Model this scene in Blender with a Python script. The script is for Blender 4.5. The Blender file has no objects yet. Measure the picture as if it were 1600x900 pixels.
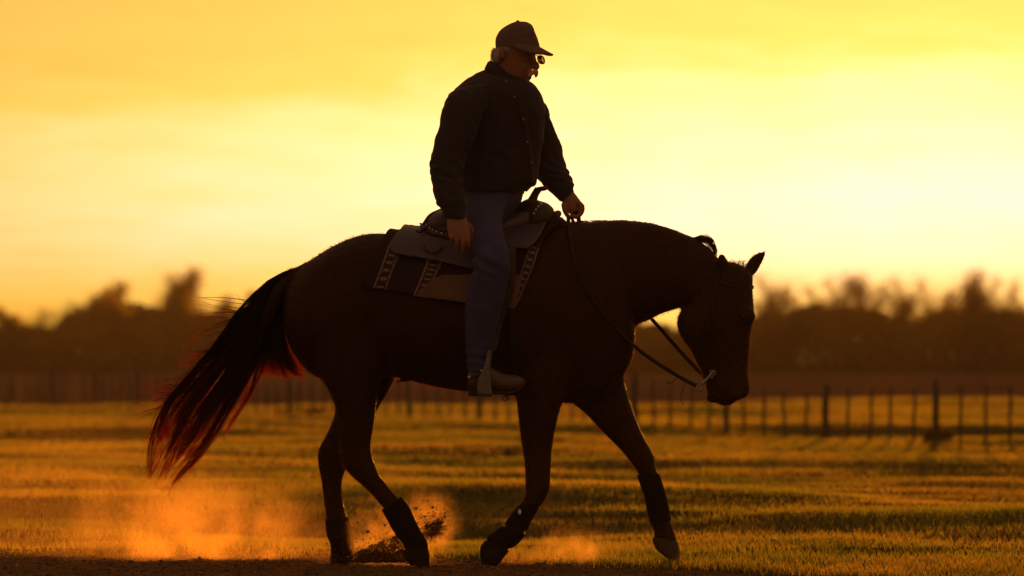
import bpy, bmesh, math, random
import numpy as np
from mathutils import Vector, Matrix, noise
random.seed(7); rng = np.random.default_rng(11)
R = math.radians
scene = bpy.context.scene
col = scene.collection

# ------------------------------------------------------------------ camera
F = 200 / 36 * 1600          # focal length in photo pixels (200 mm on 36 mm)
S = 358.0                    # photo pixels per metre at the horse
D0 = F / S                   # camera to horse
HY = 565.0                   # horizon row in the photo
CH = (882 - HY) / S          # eye height
cam = bpy.data.cameras.new('camera'); co = bpy.data.objects.new('camera', cam); col.objects.link(co)
cam.lens = 200; cam.sensor_width = 36; cam.clip_end = 20000; cam.clip_start = 0.5
cam.shift_y = (HY - 450) / 1600
co.location = (0, -D0, CH); co.rotation_euler = (R(90), 0, 0)
cam.dof.use_dof = True; cam.dof.focus_distance = D0; cam.dof.aperture_fstop = 4.2
scene.camera = co
def P(px, py, Y=0.0):
    D = D0 + Y
    return Vector(((px - 800) * D / F, Y, CH + (HY - py) * D / F))

# ------------------------------------------------------------------ world, sun, exposure
SUN_AZ, SUN_EL = R(4.6), R(1.55)       # azimuth to the right of the view direction (+Y)
sund = Vector((math.sin(SUN_AZ) * math.cos(SUN_EL), math.cos(SUN_AZ) * math.cos(SUN_EL), math.sin(SUN_EL)))
GLOW_EL = R(1.9)
glowd = Vector((math.sin(SUN_AZ) * math.cos(GLOW_EL), math.cos(SUN_AZ) * math.cos(GLOW_EL), math.sin(GLOW_EL)))
world = bpy.data.worlds.new('World'); scene.world = world; world.use_nodes = True
wn = world.node_tree; wn.nodes.clear()
class NB:
    def __init__(s, t): s.t = t
    def n(s, typ, **k):
        o = s.t.nodes.new(typ)
        for a, b in k.items(): setattr(o, a, b)
        return o
    def l(s, a, b): s.t.links.new(a, b)
    def set(s, sock, v):
        if isinstance(v, bpy.types.NodeSocket): s.l(v, sock)
        else: sock.default_value = v
    def m(s, op, a, b=0.0, c=None, clamp=False):
        o = s.n('ShaderNodeMath', operation=op, use_clamp=clamp)
        s.set(o.inputs[0], a); s.set(o.inputs[1], b)
        if c is not None: s.set(o.inputs[2], c)
        return o.outputs[0]
    def vm(s, op, a, b):
        o = s.n('ShaderNodeVectorMath', operation=op); s.set(o.inputs[0], a); s.set(o.inputs[1], b); return o
    def ramp(s, fac, stops, interp='LINEAR'):
        o = s.n('ShaderNodeValToRGB'); o.color_ramp.interpolation = interp
        e = o.color_ramp.elements
        while len(e) < len(stops): e.new(0.5)
        for i, (p, c) in enumerate(stops):
            e[i].position = p; e[i].color = c if len(c) == 4 else (*c, 1)
        s.set(o.inputs[0], fac); return o.outputs[0]
    def noise(s, vec, scale, detail=4, rough=0.5, dist=0.0):
        o = s.n('ShaderNodeTexNoise'); s.set(o.inputs['Vector'], vec); o.inputs['Scale'].default_value = scale
        o.inputs['Detail'].default_value = detail; o.inputs['Roughness'].default_value = rough; o.inputs['Distortion'].default_value = dist
        return o.outputs[0]
    def mix(s, fac, a, b):
        o = s.n('ShaderNodeMix', data_type='RGBA'); s.set(o.inputs[0], fac); s.set(o.inputs[6], a); s.set(o.inputs[7], b); return o.outputs[2]
    def smooth(s, v, a, b):
        o = s.n('ShaderNodeMapRange', interpolation_type='SMOOTHSTEP'); s.set(o.inputs[0], v)
        o.inputs[1].default_value = a; o.inputs[2].default_value = b; return o.outputs[0]
W = NB(wn)
dirv = W.n('ShaderNodeTexCoord').outputs['Generated']
dn = W.vm('NORMALIZE', dirv, (0, 0, 0)).outputs[0]
dz = W.n('ShaderNodeSeparateXYZ'); W.l(dn, dz.inputs[0])
el = W.m('MULTIPLY', W.m('ARCSINE', dz.outputs[2]), 57.29578)                     # degrees of elevation
ang = W.m('MULTIPLY', W.m('ARCCOSINE', W.m('MINIMUM', W.vm('DOT_PRODUCT', dn, tuple(glowd)).outputs['Value'], 1.0)), 57.29578)
core = W.m('EXPONENT', W.m('MULTIPLY', W.m('POWER', W.m('DIVIDE', ang, 9.6), 4.0), -1.0))
sunspot = W.m('EXPONENT', W.m('MULTIPLY', W.m('POWER', W.m('DIVIDE', ang, 2.2), 2.0), -1.0))
sv = W.vm('MULTIPLY', dn, (14, 14, 62)).outputs[0]
cl1 = W.noise(sv, 1.0, 5, 0.55, 0.4)
sv2 = W.vm('MULTIPLY', dn, (40, 40, 260)).outputs[0]
cl2 = W.noise(sv2, 1.0, 4, 0.6, 0.3)
deck = W.m('MULTIPLY', W.smooth(W.m('ADD', el, W.m('MULTIPLY', W.m('SUBTRACT', cl1, 0.5), 3.2)), 1.5, 4.0), 0.55)
lowh = W.m('MULTIPLY', W.smooth(el, 1.1, 0.2), 0.14)
t = W.m('ADD', 0.55, W.m('MULTIPLY', core, 0.35))
t = W.m('ADD', t, W.m('MULTIPLY', sunspot, 0.10))
t = W.m('ADD', t, W.m('MULTIPLY', W.m('SUBTRACT', cl1, 0.5), 0.55))
t = W.m('ADD', t, W.m('MULTIPLY', W.m('SUBTRACT', cl2, 0.5), 0.26))
t = W.m('SUBTRACT', t, deck); t = W.m('SUBTRACT', t, lowh)
t = W.m('MAXIMUM', t, W.m('ADD', 0.28, W.m('MULTIPLY', W.m('SUBTRACT', cl1, 0.45), 0.4)))
skyc = W.ramp(t, [(0.0, (.12, .06, .012)), (0.28, (.18, .145, .036)), (0.5, (.24, .215, .062)), (0.70, (.28, .335, .19)), (1.0, (.34, .43, .39))])
fall = W.m('ADD', W.m('MULTIPLY', W.m('EXPONENT', W.m('MULTIPLY', W.m('POWER', W.m('DIVIDE', ang, 17.0), 2.0), -1.0)), 0.86),
           W.m('MULTIPLY', W.m('EXPONENT', W.m('DIVIDE', ang, -45.0)), 0.14))
glow = W.n('ShaderNodeVectorMath', operation='SCALE'); redd = W.mix(W.smooth(el, 1.5, 0.35), (1, 1, 1, 1), (1.0, .80, .26, 1))      # air near the horizon reddens the light
skyr = W.vm('MULTIPLY', skyc, redd).outputs[0]
W.l(skyr, glow.inputs[0]); W.l(fall, glow.inputs['Scale'])
dome = W.ramp(W.smooth(el, -2.0, 60.0), [(0.0, (.120, .050, .011)), (1.0, (.085, .040, .017))])      # dim cloud cover of the rest of the evening sky
glow2 = W.vm('ADD', glow.outputs[0], dome)
sky = W.n('ShaderNodeTexSky', sky_type='NISHITA'); sky.sun_disc = False
sky.sun_elevation = SUN_EL; sky.sun_rotation = SUN_AZ; sky.dust_density = 2.0; sky.air_density = 1.0; sky.ozone_density = 1.0
bg1 = W.n('ShaderNodeBackground'); bg1.inputs[1].default_value = 0.020
W.l(sky.outputs[0], bg1.inputs[0])
bg2 = W.n('ShaderNodeBackground'); W.l(glow2.outputs[0], bg2.inputs[0]); bg2.inputs[1].default_value = 1.0
add = W.n('ShaderNodeAddShader'); W.l(bg1.outputs[0], add.inputs[0]); W.l(bg2.outputs[0], add.inputs[1])
wo = W.n('ShaderNodeOutputWorld'); W.l(add.outputs[0], wo.inputs[0])

sl = bpy.data.lights.new('sun', 'SUN'); so = bpy.data.objects.new('sun', sl); col.objects.link(so)
sl.energy = 5.0; sl.angle = R(0.6); sl.color = (1.0, 0.34, 0.035)
so.rotation_euler = sund.to_track_quat('Z', 'Y').to_euler(); so.location = (6, 60, 8)

vs = scene.view_settings; vs.view_transform = 'Standard'; vs.look = 'None'; vs.exposure = 1.0; vs.gamma = 1
cy = scene.cycles
cy.use_denoising = True; cy.max_bounces = 6; cy.transparent_max_bounces = 8; cy.volume_bounces = 1
cy.volume_step_rate = 1.0; cy.volume_max_steps = 64; cy.sample_clamp_indirect = 4.0

# ------------------------------------------------------------------ materials
def mat(name, color, rough=0.6, metal=0.0, spec=0.5, noise_amt=0.0, noise_scale=20, bump=0.0, bump_scale=200, sheen=0.0, color2=None, transl=0.0, tcol=None, coat=0.0):
    m = bpy.data.materials.new(name); m.use_nodes = True; t_ = m.node_tree; t_.nodes.clear(); B = NB(t_)
    p = B.n('ShaderNodeBsdfPrincipled'); out = B.n('ShaderNodeOutputMaterial')
    p.inputs['Roughness'].default_value = rough; p.inputs['Metallic'].default_value = metal
    p.inputs['Specular IOR Level'].default_value = spec; p.inputs['Sheen Weight'].default_value = sheen; p.inputs['Coat Weight'].default_value = coat
    if sheen: p.inputs['Sheen Roughness'].default_value = 0.4; p.inputs['Sheen Tint'].default_value = (1, .8, .6, 1)
    co_ = B.n('ShaderNodeTexCoord').outputs['Object']
    c1 = (*color, 1)
    c2 = (*(color2 or tuple(c * 0.5 for c in color)), 1)
    if noise_amt:
        nz = B.noise(co_, noise_scale, 5, 0.6)
        c = B.mix(B.m('MULTIPLY', B.smooth(nz, 0.3, 0.7), noise_amt), c1, c2); B.l(c, p.inputs['Base Color'])
    else:
        p.inputs['Base Color'].default_value = c1
    if bump:
        bn = B.n('ShaderNodeBump'); bn.inputs['Strength'].default_value = bump; bn.inputs['Distance'].default_value = 0.01
        B.l(B.noise(co_, bump_scale, 4, 0.6), bn.inputs['Height']); B.l(bn.outputs[0], p.inputs['Normal'])
    sh = p.outputs[0]
    if transl:
        tr = B.n('ShaderNodeBsdfTranslucent'); tr.inputs[0].default_value = (*(tcol or color), 1)
        mx = B.n('ShaderNodeMixShader'); mx.inputs[0].default_value = transl; B.l(p.outputs[0], mx.inputs[1]); B.l(tr.outputs[0], mx.inputs[2]); sh = mx.outputs[0]
    B.l(sh, out.inputs[0])
    return m
M = {}
M['coat'] = mat('horse_coat', (.038, .014, .002), .55, noise_amt=.5, noise_scale=6, color2=(.028, .010, .002), bump=.2, bump_scale=160, spec=.18)
M['hair'] = mat('tail_hair', (.05, .016, .006), .45, noise_amt=.6, noise_scale=8, color2=(.02, .008, .004), transl=.45, tcol=(.34, .05, .012), spec=.4)
def tail_mat():
    m = bpy.data.materials.new('tail_hair_ends'); m.use_nodes = True; m.node_tree.nodes.clear(); B = NB(m.node_tree)
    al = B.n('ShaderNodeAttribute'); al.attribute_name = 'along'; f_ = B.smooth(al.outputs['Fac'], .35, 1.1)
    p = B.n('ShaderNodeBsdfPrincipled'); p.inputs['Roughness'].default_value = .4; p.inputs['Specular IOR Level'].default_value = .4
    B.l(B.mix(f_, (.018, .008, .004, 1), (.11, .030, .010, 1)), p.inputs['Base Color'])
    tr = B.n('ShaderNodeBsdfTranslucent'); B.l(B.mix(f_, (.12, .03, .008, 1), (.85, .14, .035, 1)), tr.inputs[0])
    mx = B.n('ShaderNodeMixShader'); mx.inputs[0].default_value = .5; B.l(p.outputs[0], mx.inputs[1]); B.l(tr.outputs[0], mx.inputs[2])
    o_ = B.n('ShaderNodeOutputMaterial'); B.l(mx.outputs[0], o_.inputs[0]); return m
M['tailhair'] = tail_mat()
M['manehair'] = mat('mane_hair', (.035, .014, .006), .5, transl=.3, tcol=(.28, .08, .02))
M['fuzz'] = mat('coat_fuzz', (.030, .011, .002), .6, transl=.55, tcol=(.60, .20, .06), spec=.1)
M['hoof'] = mat('hoof_horn', (.085, .05, .036), .65, spec=.2, noise_amt=.6, noise_scale=30, color2=(.09, .06, .045), bump=.2, bump_scale=90)
M['hoofdark'] = mat('dusty_hoof', (.026, .015, .010), .8, spec=.12, noise_amt=.6, noise_scale=30, bump=.3, bump_scale=90)
M['wrap'] = mat('leg_boot', (.012, .007, .005), .75, spec=.12, noise_amt=.5, noise_scale=40, bump=.2, bump_scale=300)
M['eye'] = mat('eye', (.01, .006, .004), .08)
M['skin'] = mat('skin', (.30, .13, .075), .55, noise_amt=.4, noise_scale=60, color2=(.24, .09, .05), bump=.1, bump_scale=250)
M['shirt'] = mat('shirt_cloth', (.017, .016, .036), .85, noise_amt=.4, noise_scale=30, color2=(.012, .012, .024), bump=.15, bump_scale=500, sheen=.1)
M['jeans'] = mat('denim', (.048, .054, .175), .85, noise_amt=.7, noise_scale=14, color2=(.032, .036, .125), bump=.25, bump_scale=600, sheen=.1)
M['thread'] = mat('seam_thread', (.16, .17, .26), .8)
M['button'] = mat('pearl_button', (.22, .22, .25), .25)
M['cap'] = mat('cap_cloth', (.15, .105, .10), .85, noise_amt=.4, noise_scale=25, bump=.2, bump_scale=500)
M['capdark'] = mat('cap_thread_dark', (.03, .025, .02), .8)
M['capred'] = mat('cap_thread_red', (.35, .03, .02), .8)
M['white_hair'] = mat('white_hair', (.55, .52, .5), .6, noise_amt=.5, noise_scale=90, color2=(.35, .32, .3), transl=.3, tcol=(.6, .5, .4), bump=.5, bump_scale=200)
M['boot'] = mat('boot_leather', (.11, .065, .050), .45, noise_amt=.5, noise_scale=20, bump=.15, bump_scale=120)
M['sole'] = mat('boot_sole', (.03, .02, .016), .7)
M['leather'] = mat('saddle_leather', (.080, .066, .105), .42, noise_amt=.5, noise_scale=12, color2=(.056, .046, .072), bump=.2, bump_scale=140)
M['leatherdark'] = mat('dark_leather', (.035, .022, .016), .45, noise_amt=.4, noise_scale=20, bump=.2, bump_scale=150)
M['rein'] = mat('rein_leather', (.018, .011, .007), .6, bump=.1, bump_scale=150, spec=.3)
M['tan'] = mat('tan_leather', (.15, .078, .036), .6, noise_amt=.5, noise_scale=16, bump=.2, bump_scale=150)
M['fleece'] = mat('saddle_fleece', (.22, .13, .08), .9, noise_amt=.5, noise_scale=80, bump=.8, bump_scale=120)
M['blanket'] = mat('blanket_wool', (.030, .012, .010), .95, noise_amt=.5, noise_scale=90, bump=.4, bump_scale=500)
M['silver'] = mat('silver', (.80, .80, .84), .3, metal=.25)
M['stirrup'] = mat('stirrup_metal', (.17, .16, .18), .42, metal=.6, noise_amt=.4, noise_scale=30)
M['steel'] = mat('bit_steel', (.35, .32, .30), .35, metal=1)
def lens_mat():
    m = bpy.data.materials.new('tinted_lens'); m.use_nodes = True; m.node_tree.nodes.clear(); B = NB(m.node_tree)
    tr = B.n('ShaderNodeBsdfTransparent'); tr.inputs[0].default_value = (.62, .50, .42, 1); gl_ = B.n('ShaderNodeBsdfGlossy'); gl_.inputs['Roughness'].default_value = .05
    fr = B.n('ShaderNodeFresnel'); mx = B.n('ShaderNodeMixShader'); B.l(fr.outputs[0], mx.inputs[0]); B.l(tr.outputs[0], mx.inputs[1]); B.l(gl_.outputs[0], mx.inputs[2])
    o_ = B.n('ShaderNodeOutputMaterial'); B.l(mx.outputs[0], o_.inputs[0]); return m
M['glass_lens'] = lens_mat()
M['frame'] = mat('spectacle_frame', (.30, .24, .18), .3, metal=.8)
M['post'] = mat('fence_post', (.075, .058, .045), .8, noise_amt=.6, noise_scale=12, bump=.4, bump_scale=40)
M['wire'] = mat('fence_wire', (.12, .11, .10), .5, metal=.6)
M['bark'] = mat('bark', (.055, .040, .028), .9, noise_amt=.5, noise_scale=4)
M['twig'] = mat('twigs', (.060, .040, .012), .8, transl=.4, tcol=(.40, .27, .03))
M['thicket'] = mat('thicket_leaves', (.034, .022, .007), .8, noise_amt=.6, noise_scale=.3, transl=.04, tcol=(.10, .06, .015))
M['clod'] = mat('soil_clod', (.10, .056, .028), .95, noise_amt=.5, noise_scale=60)
M['straw'] = mat('straw', (.28, .20, .09), .7, transl=.4, tcol=(.4, .25, .08))

# ------------------------------------------------------------------ mesh tools
def new_obj(name, me, material=None, parent=None, smooth=True):
    o = bpy.data.objects.new(name, me); col.objects.link(o)
    if material is not None and len(me.materials) == 0: me.materials.append(material)
    if smooth and len(me.polygons): me.polygons.foreach_set('use_smooth', [True] * len(me.polygons))
    if parent is not None: o.parent = parent
    return o
def empty(name, loc=(0, 0, 0)):
    o = bpy.data.objects.new(name, None); o.location = loc; o.empty_display_size = .1; col.objects.link(o); return o
def tag(o, label=None, cat=None, group=None, kind=None):
    for k, v in (('label', label), ('category', cat), ('group', group), ('kind', kind)):
        if v: o[k] = v
    return o
def child_of(o, parent):          # keep world coordinates when the parent has a location
    o.parent = parent; o.matrix_parent_inverse = Matrix.Translation(parent.location).inverted(); return o
class MB:
    def __init__(s): s.v = []; s.f = []
    def add(s, vs, fs):
        b = len(s.v); s.v += [tuple(v) for v in vs]; s.f += [tuple(b + i for i in f) for f in fs]
    def mesh(s, name):
        me = bpy.data.meshes.new(name); me.from_pydata(s.v, [], s.f); me.update(); return me
    def build(s, name, material, parent=None, smooth=True):
        return new_obj(name, s.mesh(name), material, None, smooth) if parent is None else child_of(new_obj(name, s.mesh(name), material, None, smooth), parent)
def cr(p0, p1, p2, p3, t):
    t2, t3 = t * t, t * t * t
    return [0.5 * (2 * b + (c - a) * t + (2 * a - 5 * b + 4 * c - d) * t2 + (3 * b - a - 3 * c + d) * t3) for a, b, c, d in zip(p0, p1, p2, p3)]
def resample(st, sub):
    out = []
    n = len(st)
    for i in range(n - 1):
        p0 = st[max(i - 1, 0)]; p1 = st[i]; p2 = st[i + 1]; p3 = st[min(i + 2, n - 1)]
        for k in range(sub): out.append(cr(p0, p1, p2, p3, k / sub))
    out.append(list(st[-1])); return out
def sgnpow(c, e): return math.copysign(abs(c) ** e, c)
def ring_loft(mb, rings, closed_caps=True):
    m = len(rings[0]); vs = [v for r in rings for v in r]; fs = []
    for i in range(len(rings) - 1):
        for j in range(m):
            fs.append((i * m + j, i * m + (j + 1) % m, (i + 1) * m + (j + 1) % m, (i + 1) * m + j))
    if closed_caps:
        c0 = sum((Vector(v) for v in rings[0]), Vector()) / m; c1 = sum((Vector(v) for v in rings[-1]), Vector()) / m
        a = len(vs); vs += [c0, c1]
        L = (len(rings) - 1) * m
        for j in range(m):
            fs.append((a, (j + 1) % m, j)); fs.append((a + 1, L + j, L + (j + 1) % m))
    mb.add(vs, fs)
def loft(mb, st, sub=4, M_=20, n=2.2, inset=0.0):
    """stations (ax, ay, bx, by, half width, Y): outline pairs in photo pixels, width and depth in metres"""
    rings = []
    for s in resample([list(x) for x in st], sub):
        ax, ay, bx, by, w, yc = s
        A = P(ax, ay, yc); Bq = P(bx, by, yc); c = (A + Bq) / 2; u = (A - Bq) / 2
        L = max(u.length, 1e-4)
        if inset: u *= max(L - inset, L * .3) / L; w = max(w - inset, w * .3)
        rings.append([c + u * sgnpow(math.cos(q), 2 / n) + Vector((0, w, 0)) * sgnpow(math.sin(q), 2 / n)
                      for q in (2 * math.pi * j / M_ for j in range(M_))])
    ring_loft(mb, rings)
def tube(mb, pts, rad, M_=8, flat=1.0):
    pts = [Vector(p) for p in pts]; rings = []
    if not isinstance(rad, (list, tuple)): rad = [rad] * len(pts)
    pa = None
    for i, p in enumerate(pts):
        d = (pts[min(i + 1, len(pts) - 1)] - pts[max(i - 1, 0)]); d = d.normalized() if d.length > 1e-9 else Vector((0, 0, 1))
        a = d.cross(Vector((0, 1, 0))) if pa is None else pa - d * pa.dot(d)
        if a.length < 1e-3: a = d.cross(Vector((1, 0, 0)))
        a.normalize(); b = d.cross(a).normalized(); pa = a
        rings.append([p + a * rad[i] * math.cos(q) + b * rad[i] * flat * math.sin(q) for q in (2 * math.pi * j / M_ for j in range(M_))])
    ring_loft(mb, rings)
def spline(pts, sub=6): return [Vector(p) for p in resample([list(p) for p in pts], sub)]
def blob(mb, c, rx, ry, rz, seg=12, rings=8):
    vs = []; fs = []; c = Vector(c)
    for i in range(1, rings):
        th = math.pi * i / rings
        for j in range(seg):
            ph = 2 * math.pi * j / seg
            vs.append(c + Vector((rx * math.sin(th) * math.cos(ph), ry * math.sin(th) * math.sin(ph), rz * math.cos(th))))
    a = len(vs); vs += [c + Vector((0, 0, rz)), c - Vector((0, 0, rz))]
    for i in range(rings - 2):
        for j in range(seg):
            fs.append((i * seg + j, (i + 1) * seg + j, (i + 1) * seg + (j + 1) % seg, i * seg + (j + 1) % seg))
    for j in range(seg):
        fs.append((a, j, (j + 1) % seg)); L = (rings - 2) * seg; fs.append((a + 1, L + (j + 1) % seg, L + j))
    mb.add(vs, fs)
def remesh(mb, name, voxel, smooth_it=4, material=None, parent=None, factor=.5):
    tmp = new_obj('temp', mb.mesh('temp'), None, None, False)
    r = tmp.modifiers.new('r', 'REMESH'); r.mode = 'VOXEL'; r.voxel_size = voxel
    if smooth_it:
        s = tmp.modifiers.new('s', 'SMOOTH'); s.factor = factor; s.iterations = smooth_it
    dg = bpy.context.evaluated_depsgraph_get(); dg.update()
    me = bpy.data.meshes.new_from_object(tmp.evaluated_get(dg)); me.name = name
    bpy.data.objects.remove(tmp)
    o = new_obj(name, me, material)
    if parent is not None: child_of(o, parent)
    return o
def displace(me, fn):
    me.update(); nv = len(me.vertices)
    cos = np.empty(nv * 3, 'f'); nr = np.empty(nv * 3, 'f')
    me.vertices.foreach_get('co', cos); me.vertices.foreach_get('normal', nr)
    cos = cos.reshape(-1, 3); nr = nr.reshape(-1, 3)
    d = np.array([fn(Vector(c), Vector(n_)) for c, n_ in zip(cos, nr)], 'f')
    cos += nr * d[:, None]; me.vertices.foreach_set('co', cos.ravel()); me.update()
def np_mesh(name, verts, faces_flat, k):
    """big mesh of k-gons from numpy"""
    me = bpy.data.meshes.new(name); nv = len(verts); nf = len(faces_flat) // k
    me.vertices.add(nv); me.vertices.foreach_set('co', np.asarray(verts, 'f').ravel())
    me.loops.add(nf * k); me.loops.foreach_set('vertex_index', np.asarray(faces_flat, 'i').ravel())
    me.polygons.add(nf); me.polygons.foreach_set('loop_start', np.arange(0, nf * k, k, dtype='i'))
    me.update(calc_edges=True); me.validate(); return me
def strands(name, paths, r0, r1, material, parent=None, seed=0):
    """thin tapered three-sided hairs; paths: list of point lists of equal length"""
    A = np.array(paths, 'f'); n, k, _ = A.shape
    d = np.empty_like(A); d[:, 1:-1] = A[:, 2:] - A[:, :-2]; d[:, 0] = A[:, 1] - A[:, 0]; d[:, -1] = A[:, -1] - A[:, -2]
    d /= np.linalg.norm(d, axis=2, keepdims=True) + 1e-9
    up = np.array([0.13, 1, 0.21], 'f'); a = np.cross(d, up); a /= np.linalg.norm(a, axis=2, keepdims=True) + 1e-9; b = np.cross(d, a)
    rad = np.linspace(1, 0, k, dtype='f')[None, :, None]; rad = r1 + (r0 - r1) * rad ** .8
    rs = np.random.default_rng(seed).uniform(.6, 1.3, (n, 1, 1)).astype('f'); rad = rad * rs
    ring = np.stack([A + rad * (a * math.cos(q) + b * math.sin(q)) for q in (0, 2.094, 4.189)], axis=2)
    verts = ring.reshape(-1, 3)
    base = (np.arange(n)[:, None, None] * k * 3 + np.arange(k - 1)[None, :, None] * 3)
    j = np.arange(3)[None, None, :]; j2 = (j + 1) % 3
    f = np.stack([base + j, base + j2, base + 3 + j2, base + 3 + j], axis=-1).reshape(-1)
    me = np_mesh(name, verts, f, 4)
    at = me.attributes.new('along', 'FLOAT', 'POINT'); at.data.foreach_set('value', np.tile(np.repeat(np.linspace(0, 1, k), 3), n).astype('f'))
    o = new_obj(name, me, material)
    if parent is not None: child_of(o, parent)
    return o

# ------------------------------------------------------------------ ground
def vnoise(x, y, seed=0):
    """value noise on numpy arrays"""
    xi = np.floor(x).astype(np.int64); yi = np.floor(y).astype(np.int64); xf = x - xi; yf = y - yi
    def h(a, b):
        v = (a * 374761393 + b * 668265263 + seed * 974634777) & 0xffffffff
        v = ((v ^ (v >> 13)) * 1274126177) & 0xffffffff
        return ((v ^ (v >> 16)) & 0xffff) / 65535.0
    u = xf * xf * (3 - 2 * xf); w = yf * yf * (3 - 2 * yf)
    return (h(xi, yi) * (1 - u) + h(xi + 1, yi) * u) * (1 - w) + (h(xi, yi + 1) * (1 - u) + h(xi + 1, yi + 1) * u) * w
def sstep(v, a, b):
    t_ = np.clip((v - a) / (b - a), 0, 1); return t_ * t_ * (3 - 2 * t_)
def dirt_edge(x): return np.clip(1.55 - 1.37 * (x + .75), -3.2, 1.55) + (vnoise(x * 2.3, x * 0, 5) - .5) * .5
def field_edge(x): return 116 - D0 + x * 1.25 + (vnoise(x * .3, x * 0, 8) - .5) * 5      # bare ploughed land begins beyond
def height(x, y):
    x = np.asarray(x, float); y = np.asarray(y, float)
    far = sstep(y + (vnoise(x * .5, y * .3, 12) - .5) * 3.0, .9, 6.0) * (1 - sstep(y, 170, 260))
    h = (vnoise(x * .23 + 3.1, y * .15 + .4, 1) - .5) * .17 * far
    h += (vnoise(x * .6 + y * .1, y * .42, 2) - .5) * .085 * far
    h += (vnoise(x * 1.3, y * 1.5, 3) - .5) * .030 * sstep(y, .3, 2)
    near = 1 - sstep(y, 2, 6)
    h += (vnoise(x * 9, y * 9, 4) - .5) * .014 * near + (vnoise(x * 24, y * 24, 6) - .5) * .008 * near
    h -= .006 * near
    return h
def axis(fine0, fine1, step, ext0, ext1, g=1.25):
    a = list(np.arange(fine0, fine1 + 1e-6, step)); s = step; v = a[-1]
    while v < ext1: s *= g; v += s; a.append(v)
    s = step; v = a[0]; pre = []
    while v > ext0: s *= g; v -= s; pre.append(v)
    return np.array(pre[::-1] + a)
xs = axis(-4.2, 4.2, .045, -6000, 6000, 1.09); ys = axis(-2.6, 4.0, .045, -400, 9000, 1.035)
GX, GY = np.meshgrid(xs, ys); GZ = height(GX, GY)
nx, ny = len(xs), len(ys)
idx = np.arange(nx * ny).reshape(ny, nx)
faces = np.stack([idx[:-1, :-1], idx[:-1, 1:], idx[1:, 1:], idx[1:, :-1]], -1).reshape(-1)
gme = np_mesh('ground', np.stack([GX, GY, GZ], -1).reshape(-1, 3), faces, 4)
gm = bpy.data.materials.new('field_soil_and_turf'); gm.use_nodes = True; gm.node_tree.nodes.clear(); B = NB(gm.node_tree)
p = B.n('ShaderNodeBsdfPrincipled'); out = B.n('ShaderNodeOutputMaterial'); B.l(p.outputs[0], out.inputs[0])
pos = B.n('ShaderNodeNewGeometry').outputs['Position']; sp = B.n('ShaderNodeSeparateXYZ'); B.l(pos, sp.inputs[0])
edge = B.m('MINIMUM', B.m('MAXIMUM', B.m('MULTIPLY_ADD', sp.outputs[0], -1.37, 0.52), -3.2), 1.55)
dm = B.smooth(B.m('ADD', B.m('SUBTRACT', sp.outputs[1], edge), B.m('MULTIPLY', B.m('SUBTRACT', B.noise(pos, 2.2, 5, .6), .5), 1.2)), -.25, .25)
soil = B.mix(B.smooth(B.noise(pos, 30, 6, .7), .35, .7), (.20, .115, .055, 1), (.12, .068, .034, 1))
patch = B.smooth(B.noise(B.vm('MULTIPLY', pos, (1, .45, 1)).outputs[0], .55, 5, .6), .42, .62)
turf = B.mix(patch, (.050, .058, .016, 1), (.105, .080, .030, 1))
turf = B.mix(B.smooth(B.noise(pos, 14, 5, .7), .4, .7), turf, (.045, .036, .018, 1))
plough = B.smooth(B.m('SUBTRACT', B.m('SUBTRACT', sp.outputs[1], B.m('MULTIPLY_ADD', sp.outputs[0], 1.25, 116 - D0)), B.m('MULTIPLY', B.m('SUBTRACT', B.noise(pos, .3, 3), .5), 6)), -1.0, 1.0)
B.l(B.mix(plough, B.mix(dm, soil, turf), (.12, .062, .045, 1)), p.inputs['Base Color']); p.inputs['Roughness'].default_value = .95; p.inputs['Specular IOR Level'].default_value = 0.0
bn = B.n('ShaderNodeBump'); bn.inputs['Strength'].default_value = .6; bn.inputs['Distance'].default_value = .02
B.l(B.noise(pos, 45, 6, .7), bn.inputs['Height']); B.l(bn.outputs[0], p.inputs['Normal'])
tag(new_obj('ground', gme, gm), 'flat field, bare soil in front turning to short grass', 'ground', kind='structure')

# ------------------------------------------------------------------ grass
def grass_material():
    m = bpy.data.materials.new('grass_blades'); m.use_nodes = True; m.node_tree.nodes.clear(); B = NB(m.node_tree)
    pos = B.n('ShaderNodeNewGeometry').outputs['Position']
    pt = B.smooth(B.noise(B.vm('MULTIPLY', pos, (1, .5, 1)).outputs[0], .45, 4, .6), .38, .62)
    rnd = B.noise(pos, 23, 2, .5)
    c = B.mix(pt, (.055, .085, .016, 1), (.16, .13, .035, 1)); c = B.mix(B.smooth(rnd, .35, .65), c, (.085, .075, .02, 1))
    tc = B.mix(pt, (.20, .25, .018, 1), (.48, .35, .045, 1)); tc = B.mix(B.m('MULTIPLY', B.smooth(rnd, .35, .65), .6), tc, (.28, .17, .025, 1))
    df = B.n('ShaderNodeBsdfDiffuse'); B.l(c, df.inputs[0]); tr = B.n('ShaderNodeBsdfTranslucent'); B.l(tc, tr.inputs[0])
    gl = B.n('ShaderNodeBsdfGlossy'); gl.inputs['Roughness'].default_value = .45; gl.inputs[0].default_value = (.5, .5, .5, 1)
    mx = B.n('ShaderNodeMixShader'); mx.inputs[0].default_value = .55; B.l(df.outputs[0], mx.inputs[1]); B.l(tr.outputs[0], mx.inputs[2])
    m2 = B.n('ShaderNodeMixShader'); m2.inputs[0].default_value = .05; B.l(mx.outputs[0], m2.inputs[1]); B.l(gl.outputs[0], m2.inputs[2])
    out = B.n('ShaderNodeOutputMaterial'); B.l(m2.outputs[0], out.inputs[0]); return m
M['grass'] = grass_material()
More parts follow.
